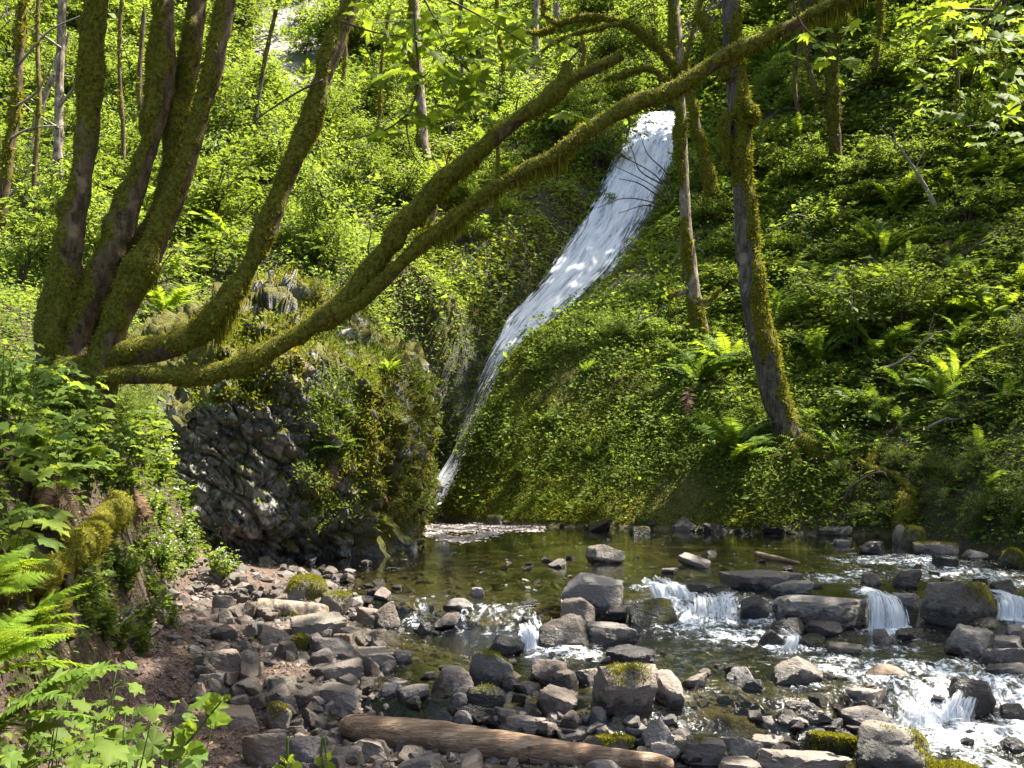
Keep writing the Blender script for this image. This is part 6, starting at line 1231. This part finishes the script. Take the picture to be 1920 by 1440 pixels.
for k, (x, y, Y) in enumerate(BK):
    P = hit([x], [y+110])[0]
    leafy(P, ['light green broad-leaved plant high at the picture edge above the old roots', 'broad-leaved plant just under the old maple foot', 'lobed-leaf plant spilling over the near bank edge', 'lobed-leaf plant right above the dark root hollow', 'drooping broad-leaved plant left of the dark root hollow', 'broad-leaved plant hanging above the brown dead fern skirt', 'large-leaved plant low at the picture edge beside the roots', 'upright broad-leaved plant at the foot of the maple stems', 'broad-leaved plant in the half shade below the mossy limb', 'top-most broad-leaved plant at the picture edge', 'broad-leaved plant at the bend of the near bank'][k], 15, .5+.2*r.random(), .34, .17, 'thimble' if k % 3 else 'maple', 'leaf_bright', r, name='broad_leaved_plant', lean=(.3, -.3))
r2 = np.random.default_rng(404)
for q in region(r2, 26, 0, 640, 330, 900, lambda q: (q[:, 1] < 14) & (q[:, 1] > 5)): leafy(q, 'broad-leaved bank plant '+zone(q, *ZN), 12, r2.uniform(.3, .6), .3, .15*r2.uniform(.8, 1.1), 'thimble', 'leaf_bright' if r2.random() < .6 else 'leaf_mid', r2, 'bank plants '+zone(q, *ZN), 'broad_leaved_plant', lean=(.25, -.35))
for q in region(r2, 10, 200, 690, 400, 800, lambda q: (q[:, 1] < 15.5)): shrub(q-[0, 0, .05], r2.uniform(.2, .32), 'fine', 'thin grey-green shrub between the old maple and the outcrop', 'thin shrubs by the outcrop', r2)
for x, y, Y, k in ((215, 765, 9.6, 0), (265, 760, 9.8, 1), (320, 770, 10.2, 2), (180, 800, 9.2, 3), (250, 820, 9.2, 4), (345, 740, 11, 5), (375, 800, 11.5, 6), (300, 850, 9.6, 7)):
    P = Wp(x, y, Y); g = hz(P[:1], P[1:2])[0]; 
    if P[2] > g+.7: continue
    P[2] = min(P[2], g+.1) if P[2] > g else P[2]
    shrub(P-[0, 0, .15], .30+.03*(k % 3), 'fine' if k % 2 else 'mid', ['small shrub hiding the foot of the long mossy limbs', 'fine-leaved shrub right under the long mossy limbs', 'shrub between the mossy limb foot and the outcrop', 'small shrub on the bank crest under the maple foot', 'low shrub hanging from the bank below the limbs', 'shrub leaning on the near side of the outcrop', 'shrub filling the gap by the dark outcrop face', 'loose shrub above the flowering herbs'][k], None, r2)
# sunlit flowering plants on the bend of the bank
def herb_parts(seed, mat='leaf_bright', flower=True):
    r = np.random.default_rng(seed); mb = MB(); LP = []; FP = []
    for k in range(9):
        a = r.uniform(0, 6.28); e = np.array([math.cos(a)*.32*r.uniform(.2, 1), math.sin(a)*.32*r.uniform(.2, 1), r.uniform(.35, .7)]); v, (q, tr), pc, *_ = tube(np.array([[0, 0, -.05], e*[.3, .3, .6], e]), [.005, .004, .002], 10, 4, 0, 1, 0, False); mb.add(v, f4=q)
        LP.append(pc[r.integers(2, 10, 16)]+r.normal(size=(16, 3))*.07); FP.append(e+r.normal(size=(7, 3))*.028)
    P = np.concatenate(LP); lv, lf = leaf_cloud(P, .085, .9, .4, LEAFR, r); sv, sf, _ = mb.out(); fp = np.concatenate(FP); fv, ff = leaf_cloud(fp, .022, .8, .5, LEAFR, r)
    return mesh_np('stem', sv, sf, M['stem_green']), mesh_np('foliage', lv, lf, M[mat], False), mesh_np('blossom', fv, ff, M['flower'], False)
HB = [herb_parts(700+k, 'leaf_bright' if k < 2 else 'leaf_mid') for k in range(3)]
def herb(P, s, label, group, r, fl=True, k=None):
    o = thing('flowering_herb', tuple(P), label, 'plant', group); h = HB[r.integers(3) if k is None else k]; rz = r.uniform(0, 6.28)
    for nm, me in zip(('stem', 'foliage', 'blossom'), h):
        if nm == 'blossom' and not fl: continue
        c = link(nm, me, o); c.rotation_euler = (0, 0, rz); c.scale = (s, s, s)
        if nm != 'stem': c['kind'] = 'stuff'
hb = [(q, 1) for q in region(r, 26, 270, 930, 450, 1090, lambda q: q[:, 1] < 15.5)]+[(q, 1) for q in region(r, 16, 300, 850, 480, 960, lambda q: q[:, 1] < 15.8)]
for q, fl in hb: herb(q, r.uniform(.4, .7), 'light green white-flowered herb '+zone(q, *ZH), 'flowering herbs '+zone(q, *ZH), r)
for q in region(r, 26, 120, 740, 440, 930, lambda q: q[:, 1] < 15.5): herb(q, r.uniform(.4, .7), 'leafy green bank herb '+zone(q, *ZN), 'bank herbs '+zone(q, *ZN), r, False, 2)
for q in region(r, 22, 140, 1050, 340, 1230, lambda q: q[:, 1] < 12): herb(q, r.uniform(.35, .6), 'small sprawling soil-bank herb '+zone(q, *ZS), 'soil-bank herbs '+zone(q, *ZS), r, False)
# dead fern skirts hanging under the roots
for x, y, lb in ((255, 930, 'brown dead fern skirt hanging over the bank'), (90, 900, 'dry brown fern skirt above the mossy roots')):
    fern(hit([x], [y])[0]+[0, -.1, .1], .6, 4, lb, None, r, 'fern', 9, az=(2.3, 4.0))
# ferns right in front
for k, (x, y, Y, s, n, kd, lb) in enumerate([(-60, 1235, 4.6, .62, 9, 'lady', 'big feathery bright fern at the lower left edge'), (10, 1170, 5.2, .5, 8, 'lady', 'feathery bright fern behind the big one at the left edge'), (-30, 1350, 3.9, .62, 7, 'fern', 'darker sword fern below the feathery ferns'), (-60, 1090, 5.4, .5, 6, 'lady', 'feathery fern half out of the picture under the roots')]):
    P = Wp(x, y, Y); P[2] = max(P[2]-.1, hz(np.array([P[0]]), np.array([Y]))[0])
    fern(P, s, n, lb, None, r, kd, 0, az=(4.2, 6.1), spread=(.2, .9), name='fern')
CR = [(30, 1400, 3.5), (110, 1405, 3.7), (200, 1385, 4.2), (255, 1400, 3.7), (150, 1330, 4.8), (60, 1370, 4.0), (310, 1425, 3.4), (10, 1330, 4.4), (180, 1425, 3.3), (240, 1340, 5.2), (90, 1300, 5.2), (200, 1300, 5.8)]
CL = ['serrated-leaf plant in the bottom corner', 'broad serrated-leaf plant at the bottom edge', 'leafy plant beside the bare path', 'serrated-leaf plant next to the sprig at the bottom edge', 'leafy plant under the feathery ferns', 'shaded leafy plant between the sword fern and the corner', 'low leafy plant nearest the path at the bottom edge', 'leafy plant at the picture edge under the sword fern', 'big-leaved plant in the middle of the bottom corner thicket', 'small leafy plant touching the bare dirt', 'leafy plant just right of the feathery ferns', 'leafy plant where the soil bank meets the path']
for k, (x, y, Y) in enumerate(CR):
    P = Wp(x, y, Y); g = hz(np.array([P[0]]), np.array([Y]))[0]; hgt = max(.3, P[2]-g+.05); P[2] = g
    leafy(P, CL[k], 28, hgt, .22, .095, 'ovate' if k % 2 else 'thimble', 'leaf_mid' if k % 3 else 'leaf_bright', r, name='leafy_plant', lean=(.05/hgt, 0), stems=4)
# the lone sprig in front of the path
def sprig(pts, Y, leaves, label):
    g = Wp(pts[0][0], pts[0][1], Y); b = np.array([g[0]-.05, g[1], hz(np.array([g[0]-.05]), np.array([Y]))[0]]); o = thing('bramble_sprig', tuple(b), label, 'plant')
    P = np.concatenate([[b], np.stack([Wp(x, y, Y) for x, y in pts])]); v, (q, tr), *_ = tube(P, np.linspace(.007, .003, len(P)), 30, 6, 0, 1, 0); part('stem', v, [q, tr], M['stem_green'], o)
    for x, y, x2, y2, s in leaves:
        a = Wp(x, y, Y); e = Wp(x2, y2, Y-.03); d = e-a; leaf_obj(o, a, d, np.array([.1, -.75, .6])+r.normal(size=3)*.2, s/F*Y, 'ovate', 'leaf_maple', int(r.integers(3)))
sprig([(318, 1436), (350, 1395), (385, 1350), (418, 1312)], 3.3, [(345, 1405, 305, 1408, 44), (352, 1395, 330, 1368, 40), (360, 1385, 352, 1350, 40), (350, 1398, 385, 1405, 40), (370, 1370, 345, 1352, 30), (385, 1350, 435, 1340, 50), (398, 1340, 388, 1312, 32), (410, 1322, 398, 1300, 32), (416, 1314, 430, 1300, 24), (390, 1345, 425, 1358, 40)], 'single upright green sprig in front of the bare path')
sprig([(536, 1446), (540, 1420)], 3.3, [(538, 1432, 525, 1412, 26), (540, 1428, 552, 1412, 24), (538, 1440, 570, 1432, 34), (536, 1440, 510, 1436, 26)], 'small bright sprig tip at the bottom edge')
sprig([(600, 1446), (614, 1422)], 3.3, [(612, 1425, 620, 1408, 24), (606, 1432, 590, 1420, 22), (606, 1438, 630, 1434, 26)], 'tiny pale sprig tip right of the small bright one')
# glossy pinnate leaves on the far bank at the right
r = np.random.default_rng(99)
for k, (x, y, lb) in enumerate(((1760, 905, 'blue-green feather-leaved plant leaning over the far bank'), (1860, 900, 'blue-green feather-leaved plant at the far bank edge'), (1840, 830, 'feather-leaved plant above the blue-green pair'), (1900, 960, 'feather-leaved plant low at the far bank edge'))):
    P = hit([x], [y+30])[0]; fern(P, .9, 6, lb, None, r, 'fern', 0, spread=(.3, .9), az=(2.4, 5.2), name='feather_leaved_plant')
for q in region(r, 26, 1560, 850, 1930, 1010, lambda q: q[:, 1] > 12): shrub(q-[0, 0, .05], r.uniform(.22, .42), 'fine', 'small leafy bank-foot shrub '+zone(q, *ZF), 'bank-foot shrubs '+zone(q, *ZF), r, tall=.9)
